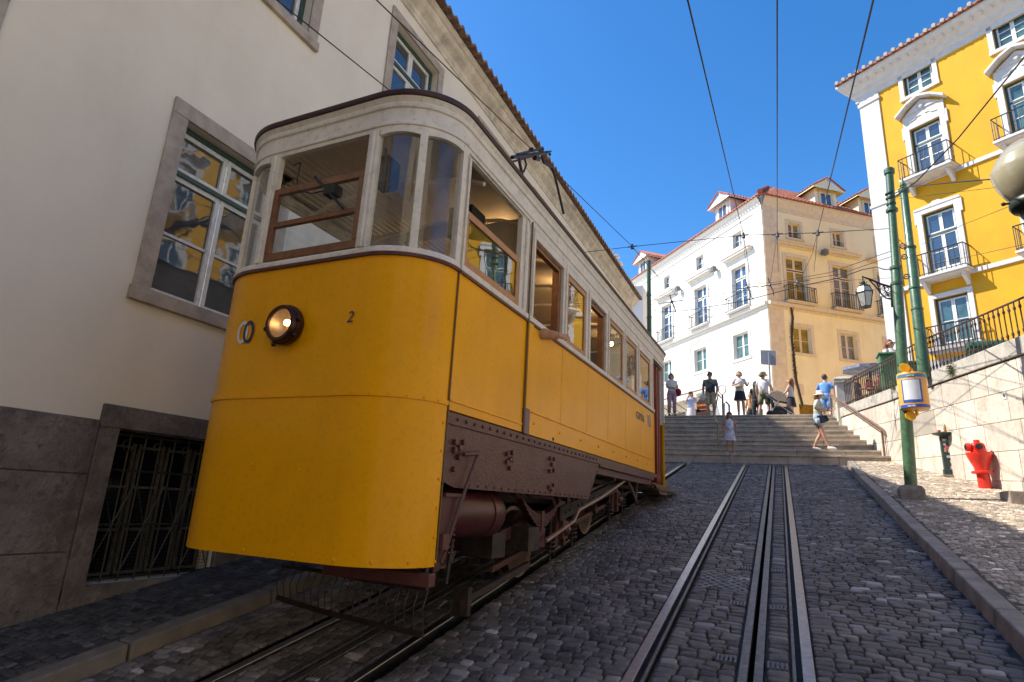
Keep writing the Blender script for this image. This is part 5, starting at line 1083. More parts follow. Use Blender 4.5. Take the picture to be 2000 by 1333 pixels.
m.build('side_girder', RB, TR, bevel=.003)
m = MB()                                                            # left girder and cross members
m.prism([TP(3.24, 2.165, -WID+.012), TP(3.24, 1.70, -WID+.012), TP(6.22, 1.695, -WID+.012), TP(6.60, 2.165, -WID+.012)], TF.n*.02)
for s in (3.3, 4.4, 5.3, 6.3, 7.4, 8.6): m.fbox(TF, s, s+.08, 1.95, 2.11, -1.86, -.06)
m.fbox(TF, 3.0, 10.6, 2.03, 2.11, -1.7, -1.6); m.fbox(TF, 3., 10.6, 2.03, 2.11, -.35, -.26); m.fbox(TF, 3.30, 10.4, 1.90, 1.95, -1.78, -.26); m.fbox(TF, 3.30, 3.34, 1.30, 2.1, -1.75, -.30); m.build('cross_member', M_TD, TR)
m = MB(); c = TP(0, 0, -.20); 
M_s = Matrix([[0, TF.n[0], TF.d[0]], [0, TF.n[1], TF.d[1]], [1, 0, 0]]).to_4x4()
m.lathe([(.02, 0), (.15, .02), (.175, .06), (.175, .62), (.183, .62), (.183, .66), (.175, .66), (.175, .80), (.15, .85), (.02, .87)], tuple(TP(3.5, 1.535, -.235)), 24, M=M_s); m.build('air_tank', M_TK, TR, smooth=True, ang=50)
m = MB()                                                            # perforated corner step and rods
m.fbox(TF, 3.26, 3.50, 1.64, 1.66, -.20, .02)
for k in range(9):
    for j in range(5): m.tube([TP(3.29+j*.04, 1.58-k*.035, -.04+j*.004), TP(3.315+j*.04, 1.58-k*.035, -.04+j*.004)], .006, 4)
for j in range(6): m.tube([TP(3.28+j*.04, 1.62, -.04), TP(3.27+j*.03, 1.26, -.05)], .006, 4)
m.prism([TP(3.26, 1.64, -.01), TP(3.5, 1.64, -.01), TP(3.32, 1.2, -.03), TP(3.26, 1.2, -.03)], TF.n*-.008)
m.tube([TP(3.62, 1.93, .03), TP(3.45, 1.62, .02), TP(3.30, 1.25, .0)], .012, 6); m.tube([TP(3.42, 1.91, .03), TP(3.64, 1.935, .03)], .014, 6); m.build('corner_step', mat('step_brown', (.10, .035, .032), .45, var=.3, scale=9), TR)
def ub(m, s0, h0, s1, h1, w0, w1, d0, d1):   # a bar following the slope: heights above the rails
    z0, z1 = T*s0+h0, T*s1+h1
    m.hexa([TP(s0, z0-w0, d0), TP(s1, z1-w1, d0), TP(s1, z1-w1, d1), TP(s0, z0-w0, d1), TP(s0, z0, d0), TP(s1, z1, d0), TP(s1, z1, d1), TP(s0, z0, d1)])
TK = MB()
for dr in (-.36, -1.52):
    ub(TK, 4.6, .56, 9.2, .56, .10, .10, dr-.03, dr+.03); ub(TK, 4.7, .30, 9.2, .30, .05, .05, dr-.02, dr+.02)
for s in (4.6, 9.2): ub(TK, s, .56, s+.12, .56, .14, .14, -1.55, -.30)
TK.build('truck_frame', RB, TR, bevel=.006)
WH = [5.47, 7.45]
for s in WH:
    for dr in (-.50, -1.33):
        m = MB(); m.lathe([(.05, -.07), (.12, -.05), (.25, -.035), (.30, -.05), (.31, .03), (.345, .035), (.345, .05), (.27, .055), (.12, .02), (.05, .04)], tuple(TP(s, T*s+.31, dr)), 30, M=Matrix([[TF.d[0], 0, -TF.n[0]], [TF.d[1], 0, -TF.n[1]], [0, 1, 0]]).to_4x4()); m.build('wheel', mat('wheel_steel', (.14, .095, .06), .35, metal=.6, var=.3, scale=9), TR, smooth=True, ang=40)
    m = MB(); m.tube([TP(s, T*s+.31, -.3), TP(s, T*s+.31, -1.6)], .05, 10)
    m.build('axle', M_TD, TR)
for s in (6.2, 8.35):
    for dr in (-.30, -1.58):
        z = T*s; m = MB(); m.prism([TP(s-.16, z+.60, dr), TP(s-.13, z+.42, dr), TP(s-.16, z+.14, dr), TP(s-.09, z+.14, dr), TP(s-.07, z+.40, dr), TP(s+.07, z+.40, dr), TP(s+.09, z+.14, dr), TP(s+.16, z+.14, dr), TP(s+.13, z+.42, dr), TP(s+.16, z+.60, dr)], TF.n*-.05)
        m.fbox(TF, s-.08, s+.08, z+.22, z+.40, dr-.06, dr+.05); m.ball(TP(s, z+.31, dr+.05), .06, 10, sc=(1, 1, 1)); m.build('axle_box', RB, TR, bevel=.006)
        for q in (-.32, .34):
            m = MB(); c = TP(s+q, z, dr); n = 60; zc = z+(.17 if q > 0 else .17)
            m.tube([(c[0]+.045*math.cos(t), c[1]+.045*math.sin(t), z+T*q+.13+.20*t/30) for t in np.linspace(0, 30, n)], .011, 5); m.tube([TP(s+q, z+T*q+.06, dr), TP(s+q, z+T*q+.62, dr)], .013, 6); m.build('coil_spring', M_TD, TR, smooth=True)
for dr in (-.22, -1.68):                                            # leaf springs with hanger arches
    for sc in (5.36,):
        m = MB()
        for k in range(7):
            L = .50-.06*k; z = 1.53-.016*k; m.sheet([[TP(sc+L*t, z+.15*t*t*(L/.5)**2+dz, dr+w) for t in np.linspace(-1, 1, 9)] for w, dz in ((-.035, 0), (.035, 0), (.035, -.012), (-.035, -.012), (-.035, 0))])
        m.fbox(TF, sc-.035, sc+.035, 1.38, 1.56, dr-.045, dr+.045); m.build('leaf_spring', RB, TR, recalc=False)
        m = MB(); m.tube([TP(sc-.6, 1.70, dr), TP(sc-.5, 1.68, dr), TP(sc-.48, 1.71, dr+.03)], .03, 6); m.tube([TP(sc-.33, 1.70, dr+.02), TP(sc-.27, 1.745-.06, dr+.02), TP(sc+.27, 1.745-.06, dr+.02), TP(sc+.36, 1.60, dr+.02)], .018, 6); m.tube([TP(sc+.5, 1.69, dr), TP(sc+.44, 1.66, dr)], .03, 6); m.fbox(TF, sc-.06, sc+.1, 1.24, 1.40, dr-.08, dr+.03); m.build('spring_hanger', RB, TR)
m = MB(); m.tube([TP(5.30, 1.30, -.12), TP(6.0, 1.47, -.1), TP(6.15, 1.58, -.1), TP(6.9, 1.72, -.1), TP(8.25, 2.02, -.1)], [.02]*5, 7); m.tube([TP(6.6, 1.72, -.3), TP(8.2, 1.98, -.3)], .018, 6); m.tube([TP(8.3, 2.0, -.12), TP(8.6, 1.85, -.12), TP(8.9, 1.72, -.14)], .016, 6); m.tube([TP(8.5, 2.04, -.2), TP(9.1, 1.74, -.2), TP(9.2, 2.0, -.2)], .016, 6)
m.build('brake_rod', mat('worn_rod', (.26, .17, .14), .4, metal=.4, var=.2, scale=12), TR, smooth=True)
m = MB()
for s in (6.35, 6.75, 7.9, 8.4): z = T*s; m.fbox(TF, s-.04, s+.04, z+.55, 2.06, -.38, -.28)
m.prism([TP(6.05, T*6.05+.56, -.26), TP(8.2, T*8.2+.56, -.26), TP(8.2, T*8.2+.42, -.26), TP(6.05, T*6.05+.42, -.26)], TF.n*-.02)
for s in np.arange(6.2, 8.2, .14):
    if int(s*7) % 3: m.ball(TP(s, T*s+.49, -.258), .016, 6)
m.fbox(TF, 4.5, 4.75, 1.18, 1.38, -.55, -.26); m.fbox(TF, 5.0, 5.25, 1.22, 1.42, -.45, -.16); m.fbox(TF, 4.6, 9., 1.62, 1.9, -1.3, -.75); m.build('truck_bracket', M_TD, TR, bevel=.005)
m = MB(); ub(m, 4.0, .25, 5.25, .22, .05, .05, -.28, -.24); ub(m, 4.0, .17, 4.25, .19, .03, .03, -.32, -.28); m.fbox(TF, 4.0, 4.05, T*4+.15, T*4+.34, -.3, -.18); m.tube([TP(3.70, 1.65, -.3), TP(3.70, 1.1, -.3), TP(3.66, 1.05, -.3)], .018, 6); m.tube([TP(3.9, 1.6, -.3), TP(3.93, 1.35, -.3), TP(3.88, 1.05, -.3)], .018, 6); m.build('brake_beam', M_TD, TR)
m = MB(); m.fbox(TF, 3.12, 3.19, 1.13, 1.205, -.75, .035); m.build('buffer_beam', mat('buffer_brown', (.13, .045, .04), .45, var=.25, scale=8), TR, bevel=.006); m = MB(); m.fbox(TF, 3.25, 3.32, 1.33, 1.42, -.3, .03); m.build('bracket_end', MATS['buffer_brown'], TR)
# lifeguard gate: a bar with hanging rods under the dash
m = MB(); g = [(2.80, -1.33), (2.62, -1.30), (2.55, -.75), (2.72, -.12)]
def lerp(f): f = f*(len(g)-1); i = min(int(f), len(g)-2); t = f-i; return g[i][0]+(g[i+1][0]-g[i][0])*t, g[i][1]+(g[i+1][1]-g[i][1])*t
G2 = [(3.40, -1.36, 1.11, .90), (3.36, -.95, 1.11, .87), (3.36, -.60, 1.09, .85), (3.40, -.15, 1.08, .82)]
for i in range(3):
    (a, b, c0, e0), (a2, b2, c1, e1) = G2[i], G2[i+1]; m.tube([TP(a, e0, b), TP(a2, e1, b2)], .018, 5); m.tube([TP(a, c0, b), TP(a2, c1, b2)], .014, 5)
    n = (6, 6, 7)[i]
    for k in range(n+1): t = k/n; m.tube([TP(a+(a2-a)*t+.02, c0+(c1-c0)*t, b+(b2-b)*t), TP(a+(a2-a)*t-.03, (c0+e0)/2, b+(b2-b)*t), TP(a+(a2-a)*t, e0+(e1-e0)*t, b+(b2-b)*t)], .0055, 4)
for b in (-1.3, -.2): m.tube([TP(3.45, 1.1, b), TP(3.5, 1.95, b)], .02, 5)
m.build('lifeguard', mat('lifeguard_brown', (.035, .022, .02), .5, var=.3, scale=10), TR)
# --- roof gear
m = MB(); RG = lambda px, py, x=-2.5: tuple(atx(px, py, x))
m.tube([RG(1000, 308), RG(1072, 298)], .022, 7); m.tube([RG(998, 317), RG(1076, 296)], .012, 6); m.tube([RG(1010, 302), RG(1060, 290)], .014, 6); m.tube([RG(1012, 305), RG(1018, 332), RG(1020, 342)], .018, 6); m.tube([RG(1024, 307), RG(1028, 322), RG(1023, 336)], .012, 6); m.ball(RG(1037, 293), .035, 8, sc=(1, .3, 1)); m.ball(RG(1060, 291), .02, 6); m.ball(RG(1074, 302), .02, 6); m.tube([RG(1044, 309), RG(1052, 311)], .03, 8)
m.tube([RG(1058, 306), RG(1062, 318), RG(1078, 328), RG(1084, 345), RG(1101, 418)], .017, 7); m.build('trolley_bow', mat('bow_iron', (.03, .028, .035), .45, metal=.5, var=.3, scale=20), TR)
m = MB(); m.fbox(TF, 5.15, 5.42, 4.36, 4.56, -.55, -.2); m.fbox(TF, 5.42, 6.6, 4.36, 4.40, -.52, -.22); m.fbox(TF, 5.42, 6.6, 4.57, 4.61, -.52, -.22); m.fbox(TF, 6.35, 6.6, 4.40, 4.57, -.52, -.22); m.fbox(TF, 5.42, 5.5, 4.40, 4.57, -.52, -.22); m.fbox(TF, 5.5, 6.35, 4.40, 4.57, -.45, -.4); m.build('resistor_box', mat('roof_box_grey', (.05, .055, .06), .6, var=.2, scale=6), TR, bevel=.01)
m = MB(); m.fbox(TF, 5.5, 6.35, 4.42, 4.55, -.30, -.26); m.ball(TP(5.3, 4.45, -.19), .04, 7); m.build('resistor_grid', M_BK, TR)
# ------------------------------------------------------------------ people
SKIN = mat('skin_light', (.52, .29, .19), .5, var=.06, scale=12); SKIN2 = mat('skin_tan', (.38, .20, .12), .5, var=.06, scale=12)
def cloth(n, c, v=.08): return mat('cloth_'+n, c, .85, var=v, scale=9, bump=.15, bscale=60)
def skinmesh(name, nodes, edges, m_, off, parent=None, sub=1):
    me = bpy.data.meshes.new(name); me.from_pydata([tuple(np.array(p[:3])-off) for p in nodes], edges, []); me.materials.append(m_)
    o = bpy.data.objects.new(name, me); C.objects.link(o); o['_w'] = [float(c) for c in off]
    if parent is None: o.location = [float(c) for c in off]
    else: o.parent = parent
    md = o.modifiers.new('skin', 'SKIN'); md.use_smooth_shade = True
    sv = me.skin_vertices[0].data
    for i, p in enumerate(nodes): r = p[3] if len(p) > 3 else .03; sv[i].radius = (r, r); sv[i].use_root = (i == 0)
    s = o.modifiers.new('sub', 'SUBSURF'); s.levels = sub; s.render_levels = sub; return o
def person(label, base, face, h=1.7, pose=None, skin=SKIN, hair=(.03, .02, .015), hairlen=.12, top=None, bottom=None, fem=True, sleeves=.5, feet=None, extra=None, hat=None, glasses=False, scale_head=1., sit=False):
    k = h/1.70; base = np.array(base, float); a = R_(face); fw = np.array([math.sin(a), math.cos(a), 0]); rt = np.array([math.cos(a), -math.sin(a), 0]); up = np.array([0, 0, 1.])
    W = lambda p: base+(rt*p[0]+fw*p[1]+up*p[2])*k
    sw_ = .155 if fem else .185; hw = .09 if fem else .088
    J = dict(pel=(0, 0, .93), spi=(0, .0, 1.10), che=(0, 0, 1.29), nkb=(0, -.005, 1.43), nek=(0, .01, 1.49), hd=(0, .025, 1.575), ht=(0, .02, 1.645), shR=(sw_, 0, 1.385), shL=(-sw_, 0, 1.385), elR=(sw_+.06, -.03, 1.12), elL=(-sw_-.06, -.03, 1.12), wrR=(sw_+.08, .05, .89), wrL=(-sw_-.08, .05, .89),
             hpR=(hw, 0, .88), hpL=(-hw, 0, .88), knR=(hw+.01, .015, .49), knL=(-hw-.01, .015, .49), anR=(hw+.02, -.02, .09), anL=(-hw-.02, -.02, .09))
    J.update(pose or {}); J = {n: np.array(p, float) for n, p in J.items()}
    if pose and 'lean' in pose:
        lx, ly = pose['lean'][:2]
        for n in ('spi', 'che', 'nkb', 'nek', 'hd', 'ht', 'shR', 'shL', 'elR', 'elL', 'wrR', 'wrL'):
            f = (J[n][2]-.93)/.5
            if n in pose and n[:2] in ('el', 'wr'): continue
            J[n] = J[n]+np.array([lx*f, ly*f, 0])
    R = dict(pel=.115, spi=.105 if fem else .12, che=.12 if fem else .135, nkb=.06, nek=.048, hd=.108*scale_head, ht=.088*scale_head, sh=.055, el=.038, wr=.024, hp=.085, kn=.052, an=.034)
    if not fem: R['el'] = .045; R['sh'] = .062; R['wr'] = .03
    nodes = []; idx = {}; E_ = []
    def nd(n, p, r):
        if n[:2] in ('kn', 'an', 'cf', 'el', 'wr'): r *= 1.12
        idx[n] = len(nodes); q = W(p); nodes.append((q[0], q[1], q[2], r*k)); return idx[n]
    for n in ('pel', 'spi', 'che', 'nkb', 'nek', 'hd', 'ht'): nd(n, J[n], R[n])
    E_ += [(idx[a], idx[b]) for a, b in (('pel', 'spi'), ('spi', 'che'), ('che', 'nkb'), ('nkb', 'nek'), ('nek', 'hd'), ('hd', 'ht'))]
    for sd, sg in (('R', 1), ('L', -1)):
        nd('sh'+sd, J['sh'+sd], R['sh']); nd('el'+sd, J['el'+sd], R['el']); nd('wr'+sd, J['wr'+sd], R['wr'])
        E_ += [(idx['che'], idx['sh'+sd]), (idx['sh'+sd], idx['el'+sd]), (idx['el'+sd], idx['wr'+sd])]
        d = J['wr'+sd]-J['el'+sd]; d /= np.linalg.norm(d)+1e-6; s_ = np.cross(d, [0, 1., 0]); s_ /= np.linalg.norm(s_)+1e-6; s_ = np.cross(s_, d); 
        pm = J['wr'+sd]+d*.055; p = nd('pm'+sd, pm, .026); E_.append((idx['wr'+sd], p))
        for q, (off, ln) in enumerate(((-.024, .062), (-.008, .072), (.008, .068), (.024, .054))):
            a1 = nd('f1'+sd+str(q), pm+d*.032+s_*off, .0085); a2 = nd('f2'+sd+str(q), pm+d*(.03+ln*.6)+s_*off*1.1+np.array([0, .01, -.004]), .0075); a3 = nd('f3'+sd+str(q), pm+d*(.03+ln)+s_*off*1.1+np.array([0, .026, -.008]), .006); E_ += [(p, a1), (a1, a2), (a2, a3)]
        t1 = nd('t1'+sd, pm-d*.01+s_*.03+np.array([0, .008, 0]), .010); t2 = nd('t2'+sd, pm+d*.025+s_*.048+np.array([0, .014, 0]), .008); E_ += [(p, t1), (t1, t2)]
        nd('hp'+sd, J['hp'+sd], R['hp']); nd('kn'+sd, J['kn'+sd], R['kn']); mid = (J['kn'+sd]*.62+J['an'+sd]*.38)+np.array([0, -.015, 0]); nd('cf'+sd, mid, .05); nd('an'+sd, J['an'+sd], R['an'])
        toe = J['an'+sd]+np.array([.01*sg, .13, -.055]) if not (pose and 'toe'+sd in pose) else np.array(pose['toe'+sd]); nd('to'+sd, toe, .03); E_ += [(idx['pel'], idx['hp'+sd]), (idx['hp'+sd], idx['kn'+sd]), (idx['kn'+sd], idx['cf'+sd]), (idx['cf'+sd], idx['an'+sd]), (idx['an'+sd], idx['to'+sd])]
        J['to'+sd] = toe
    ob = skinmesh('person', nodes, E_, skin, base); tag(ob, label, 'person', 'people at the steps and on the square')
    def loft(name, rings, mm, caps=True, n=14):
        m = MB(); vs = []
        for (c, rx, ry) in rings:
            for j in range(n): t = 2*math.pi*j/n; vs.append(W((c[0]+rx*math.cos(t), c[1]+ry*math.sin(t), c[2])))
        L = len(rings); m.add(vs, [(i*n+j, i*n+(j+1) % n, (i+1)*n+(j+1) % n, (i+1)*n+j) for i in range(L-1) for j in range(n)]+([tuple(range(n))[::-1], tuple((L-1)*n+j for j in range(n))] if caps else [])); return m
    bust = .02 if fem else 0.
    if top:
        tm, t0 = top[0], top[1] if len(top) > 1 else .92
        sx = sw_; m = loft('shirt', [((J['pel']*.9+J['spi']*.1)*[1, 1, 0]+[0, 0, t0], .165 if fem else .175, .13), (J['spi'], .140 if fem else .165, .12), (J['che']+[0, bust, 0], .165 if fem else .19, .135), (J['che']+[0, 0, .06], sx+.0, .105), (J['che']+[0, 0, .10], sx*.72, .09), (J['che']+[0, 0, .13], sx*.45, .075), (J['nkb']+[0, 0, .0], .085, .075), (J['nkb']+[0, 0, .02], .06, .06)], tm)
        for sd in 'RL':
            s0, e0 = J['sh'+sd], J['el'+sd]; q = s0+(e0-s0)*min(sleeves, 1.); pts = [J['che']*.35+s0*.65+np.array([0, 0, .03]), s0, q]; rs = [.055, .060, .055]
            if sleeves > 1: pts += [e0+(J['wr'+sd]-e0)*(sleeves-1)]; rs[-1] = .055; rs.append(.042)
            if sleeves > .05: m.tube([W(p) for p in pts], [r*k for r in rs], 10)
        m.build('shirt', tm, ob, smooth=True, ang=180)
    if bottom:
        kind, bm_, ln = bottom; pel = J['pel']
        if kind == 'skirt':
            m = loft('skirt', [(pel+[0, 0, .09], .125, .11), (pel, .165, .135), (np.array([pel[0], pel[1], (pel[2]+ln)/2]), .19, .155), (np.array([pel[0], pel[1], ln]), .225, .18)], bm_); m.build('skirt', bm_, ob, smooth=True, ang=60)
        else:
            m = loft('t', [(pel+[0, 0, .10], .15, .12), (pel, .172, .135), (pel+[0, 0, -.09], .165, .13)], bm_)
            for sd in 'RL':
                hp, kn, an = J['hp'+sd], J['kn'+sd], J['an'+sd]; pts = [hp+[0, 0, .02], (hp+kn)/2]; rs = [.105, .095]
                if ln > .5: q = hp+(kn-hp)*(hp[2]-ln)/(hp[2]-kn[2]+1e-6) if not sit else hp+(kn-hp)*.9; pts.append(q); rs.append(.095)
                else: pts += [kn, an+(kn-an)*.15]; rs += [.075, .065]
                m.tube([W(p) for p in pts], [r*k for r in rs], 12)
            m.build('shorts' if ln > .3 else 'trousers', bm_, ob, smooth=True, ang=180)
    hm = mat('hair_%02d%02d' % (int(hair[0]*99), int(hair[1]*99)), hair, .6, var=.3, scale=25)
    m = MB(); hd = J['hd']; c = W(hd+[0, -.040, .036]); Mr = Matrix([[rt[0], fw[0], 0], [rt[1], fw[1], 0], [0, 0, 1]]).to_4x4()
    m.ball(c, .100*k*scale_head, 12, sc=(.92, 1.02, 1.0), M=Mr)
    if hairlen > 0: pts = [hd+[0, -.06, .05], hd+[0, -.085, -.06], hd+[0, -.09, -.06-hairlen]]; m.tube([W(p) for p in pts], [.07*k, .085*k if hairlen < .2 else .075*k, .03*k], 10)
    if fem: [m.tube([W(hd+[s*.075, -.02, .05]), W(hd+[s*.085, -.01, -.04]), W(hd+[s*.075, -.02, -.06-hairlen*.6])], [.03*k, .03*k, .012*k], 7) for s in (-1, 1)]
    # keep the face free: shift the cap backwards
    m.v = [tuple(np.array(p)-fw*.022*k+up*.012*k) for p in m.v]; m.build('hair', hm, ob, smooth=True, ang=180)
    m = MB(); f = hd+[0, .098, 0]
    m.tube([W(hd+[0, .10, .015]), W(hd+[0, .118, -.018]), W(hd+[0, .10, -.022])], [.009*k, .014*k, .009*k], 6)
    for s in (-1, 1): m.ball(W(hd+[s*.088, .0, -.005]), .022*k, 7, sc=(.5, .8, 1.3), M=Mr)
    m.build('nose_and_ears', skin, ob, smooth=True)
    m = MB(); 
    for s in (-1, 1): m.ball(W(hd+[s*.032, .092, .012]), .011*k, 6)
    m.tube([W(hd+[-.022, .098, -.046]), W(hd+[0, .103, -.047]), W(hd+[.022, .098, -.046])], .005*k, 5); m.build('eyes_and_mouth', mat('face_dark', (.10, .03, .025), .5), ob)
    if glasses: m = MB(); [m.ball(W(hd+[s*.034, .098, .012]), .026*k, 8, sc=(1.2, .4, .9), M=Mr) for s in (-1, 1)]; m.tube([W(hd+[-.09, .0, .02]), W(hd+[-.06, .095, .02]), W(hd+[.06, .095, .02]), W(hd+[.09, .0, .02])], .004*k, 4); m.build('sunglasses', M_BK, ob)
    if hat:
        m = MB(); hz = W(hd+[0, -.01, .05]); m.lathe([(.175*k, -.035), (.165*k, -.025), (.115*k, .0), (.11*k, .055*k), (.085*k, .09*k), (.01, .10*k)], tuple(hz), 16); m.build('hat', hat, ob, smooth=True, ang=180)
    if feet:
        for sd in 'RL':
            m = MB(); an, to = J['an'+sd], J['to'+sd]; m.tube([W(an+(an-to)*.35+[0, 0, -.035]), W(an+[0, 0, -.03]), W((an+to)/2+[0, 0, -.01]), W(to+[0, .02, .0]), W(to+[0, .05, -.003])], [.03*k, .048*k, .045*k, .036*k, .015*k], 10); m.build('shoe', feet, ob, smooth=True, ang=180)
    return ob, W, J
WHT = cloth('white', (.62, .62, .64)); BLKC = cloth('black', (.02, .02, .025)); SHOE = cloth('shoe_dark', (.05, .045, .05)); SHW = cloth('shoe_white', (.75, .75, .76)); BEI = cloth('beige', (.45, .36, .25)); OLV = cloth('olive', (.16, .16, .09)); SKB = cloth('sky_blue', (.10, .27, .62)); SKB2 = cloth('denim_blue', (.16, .32, .60)); MAUV = cloth('mauve', (.38, .25, .30)); GRN = cloth('sage_grey', (.16, .165, .135)); PALG = cloth('pale_green', (.50, .52, .42), .12); FLOR = mat('floral_dress', (.66, .66, .72), .85, stain=[((.45, .10, .20), .8, 11), ((.05, .15, .45), .9, 8)])
def at_plaza(px, py, h): return atz(px, py, PZ+h)*[1, 1, 0]+[0, 0, PZ]
# 1 woman with red bag
b = at_plaza(1311, 728, 1.66); o, W, J = person('woman in white tee and mauve trousers with a red bag beside the tram', b, 150, 1.62, dict(elR=(.2, .02, 1.12), wrR=(.06, .20, 1.10), elL=(-.22, -.0, 1.10), wrL=(-.02, .2, 1.08)), hairlen=.1, top=(WHT,), bottom=('trousers', MAUV, .08), feet=SHOE, sleeves=.7)
t = MB(); c = W((-.27, -.05, .98)); t.ball(c, .15, 12, sc=(.9, .8, 1.05)); t.tube([W((-.20, .0, 1.42)), W((-.27, -.02, 1.2)), W((-.27, -.05, 1.1))], .014, 5); solo(t, 'shoulder_bag', cloth('burgundy', (.20, .012, .03)), 'burgundy red bag slung at the hip of the leftmost woman', 'bag', tuple(c), smooth=True)
# 2 photographer
b = at_plaza(1349, 765, 1.62)
o, W, J = person('woman in pale blue blouse and white skirt raising a camera to her eyes', b, 178, 1.62, dict(elR=(.22, .10, 1.22), wrR=(.05, .19, 1.52), elL=(-.22, .10, 1.22), wrL=(-.05, .19, 1.50)), hairlen=.3, top=(cloth('pale_blue', (.33, .42, .66)),), bottom=('skirt', cloth('lavender_white', (.55, .53, .60)), .35), feet=SHOE, sleeves=1.3)
t = MB(); c = W((0, .23, 1.585)); t.box(c[0]-.06, c[0]+.06, c[1]-.03, c[1]+.03, c[2]-.04, c[2]+.04); t.lathe([(.03, -.07), (.032, 0)], tuple(c), 10, axis='y'); solo(t, 'camera', M_BK, 'black camera held to the eyes of the woman in the pale blue blouse', 'camera', tuple(c))
# 3 man in polo
b = at_plaza(1386, 727, 1.75); o, W, J = person('man in grey green shirt and beige shorts wearing sunglasses at the top of the steps', b, 182, 1.75, dict(elR=(.25, -.03, 1.12), wrR=(.24, .06, .90), elL=(-.25, .0, 1.12), wrL=(-.22, .06, .87)), skin=SKIN2, fem=False, hair=(.05, .04, .035), hairlen=0, top=(GRN,), bottom=('shorts', BEI, .52), feet=SHOE, glasses=True, sleeves=.75)
t = MB(); c = W((-.04, .15, 1.0)); t.prism([W((-.17, .14, 1.22)), W((.14, .14, 1.02)), W((-.02, .15, .88)), W((-.19, .15, 1.0))], fw_ if False else (0, -.07, 0)); t.tube([W((.16, .0, 1.42)), W((.05, .14, 1.3)), W((-.17, .14, 1.2))], .015, 5); solo(t, 'chest_bag', cloth('slate', (.03, .04, .06)), 'dark sling bag across the front of the man in beige shorts', 'bag', tuple(c), bevel=.02)
t = MB(); c = W((.25, .1, .76)); t.ball(c, .12, 10, sc=(1, .7, 1.0)); t.tube([c+[0, 0, .08], W((.25, .09, .90))], .012, 5); solo(t, 'carrier_bag', cloth('bag_white', (.60, .57, .52)), 'white carrier bag hanging from the hand of the man in beige shorts', 'bag', tuple(c), smooth=True)
# 4 woman with black skirt
b = at_plaza(1443, 726, 1.66); o, W, J = person('woman in white tee and short black skirt with an arm folded across her waist', b, 176, 1.66, dict(elR=(.26, .03, 1.16), wrR=(.06, .18, 1.22), elL=(-.26, .0, 1.14), wrL=(-.30, .12, 1.22), knR=(.07, .01, .49), anR=(.07, -.02, .09)), hair=(.13, .07, .035), hairlen=.02, top=(WHT,), bottom=('skirt', BLKC, .62), feet=SHW, sleeves=.6)
t = MB(); c = W((.02, .17, 1.10)); t.ball(c, .10, 10, sc=(1.5, .7, .7)); t.tube([W((.15, .0, 1.42)), W((0, .14, 1.3)), W((-.08, .15, 1.15))], .012, 5); solo(t, 'waist_bag', BEI, 'beige bag held against the waist of the woman in the black skirt', 'bag', tuple(c), smooth=True)
# 5 person behind her
b = at_plaza(1466, 768, 1.6); o, W, J = person('person in tan top half hidden behind the woman in the black skirt', b, 170, 1.6, dict(elL=(-.3, .02, 1.1), wrL=(-.36, .1, .9)), skin=SKIN2, hair=(.20, .10, .05), top=(cloth('tan', (.50, .27, .12)),), bottom=('trousers', BLKC, .08), feet=SHOE, sleeves=1.4)
# 6 bucket hat man
b = at_plaza(1489, 727, 1.75); o, W, J = person('man in olive bucket hat, white tee and olive shorts turned away beside the pushchair', b, 25, 1.74, dict(knL=(-.13, -.03, .49), anL=(-.15, -.12, .10), knR=(.12, .08, .50), anR=(.14, .05, .09), elR=(.25, .05, 1.14), wrR=(.24, .24, 1.0)), fem=False, hair=(.15, .10, .06), hairlen=.03, top=(WHT,), bottom=('shorts', OLV, .55), feet=SHW, sleeves=.75, hat=cloth('hat_olive', (.22, .22, .14)))
b = at_plaza(1475, 746, 1.64); o, W, J = person('dark haired person in a black dress half hidden behind the man in the bucket hat', b, 0, 1.64, {}, skin=SKIN2, hairlen=.2, top=(BLKC,), bottom=('trousers', BLKC, .08), feet=SHOE, sleeves=.6)
# 9 long haired woman
b = at_plaza(1542, 740, 1.65); o, W, J = person('woman with long auburn hair, white sleeveless top and black shorts beside the pushchair', b, -75, 1.65, dict(elR=(.2, -.04, 1.13), wrR=(.2, .08, .92), elL=(-.2, .10, 1.15), wrL=(-.16, .30, 1.05)), hair=(.24, .09, .035), hairlen=.42, top=(cloth('ecru', (.52, .48, .45)), .98), bottom=('skirt', BLKC, .62), feet=SHOE, sleeves=.05)
# 10 blue shirt man
b = at_plaza(1609, 732, 1.80); o, W, J = person('broad man in bright blue tee and blue shorts walking away near the stone pier', b, 20, 1.80, dict(lean=(.0, .05), knL=(-.10, .10, .50), anL=(-.12, .06, .11), knR=(.12, .02, .50), anR=(.16, -.22, .14), elR=(.28, -.02, 1.12), wrR=(.30, .04, .9), elL=(-.27, .06, 1.14), wrL=(-.2, .24, 1.05)), fem=False, hair=(.05, .03, .02), hairlen=0, top=(SKB,), bottom=('shorts', SKB2, .54), feet=SHW, sleeves=.8)
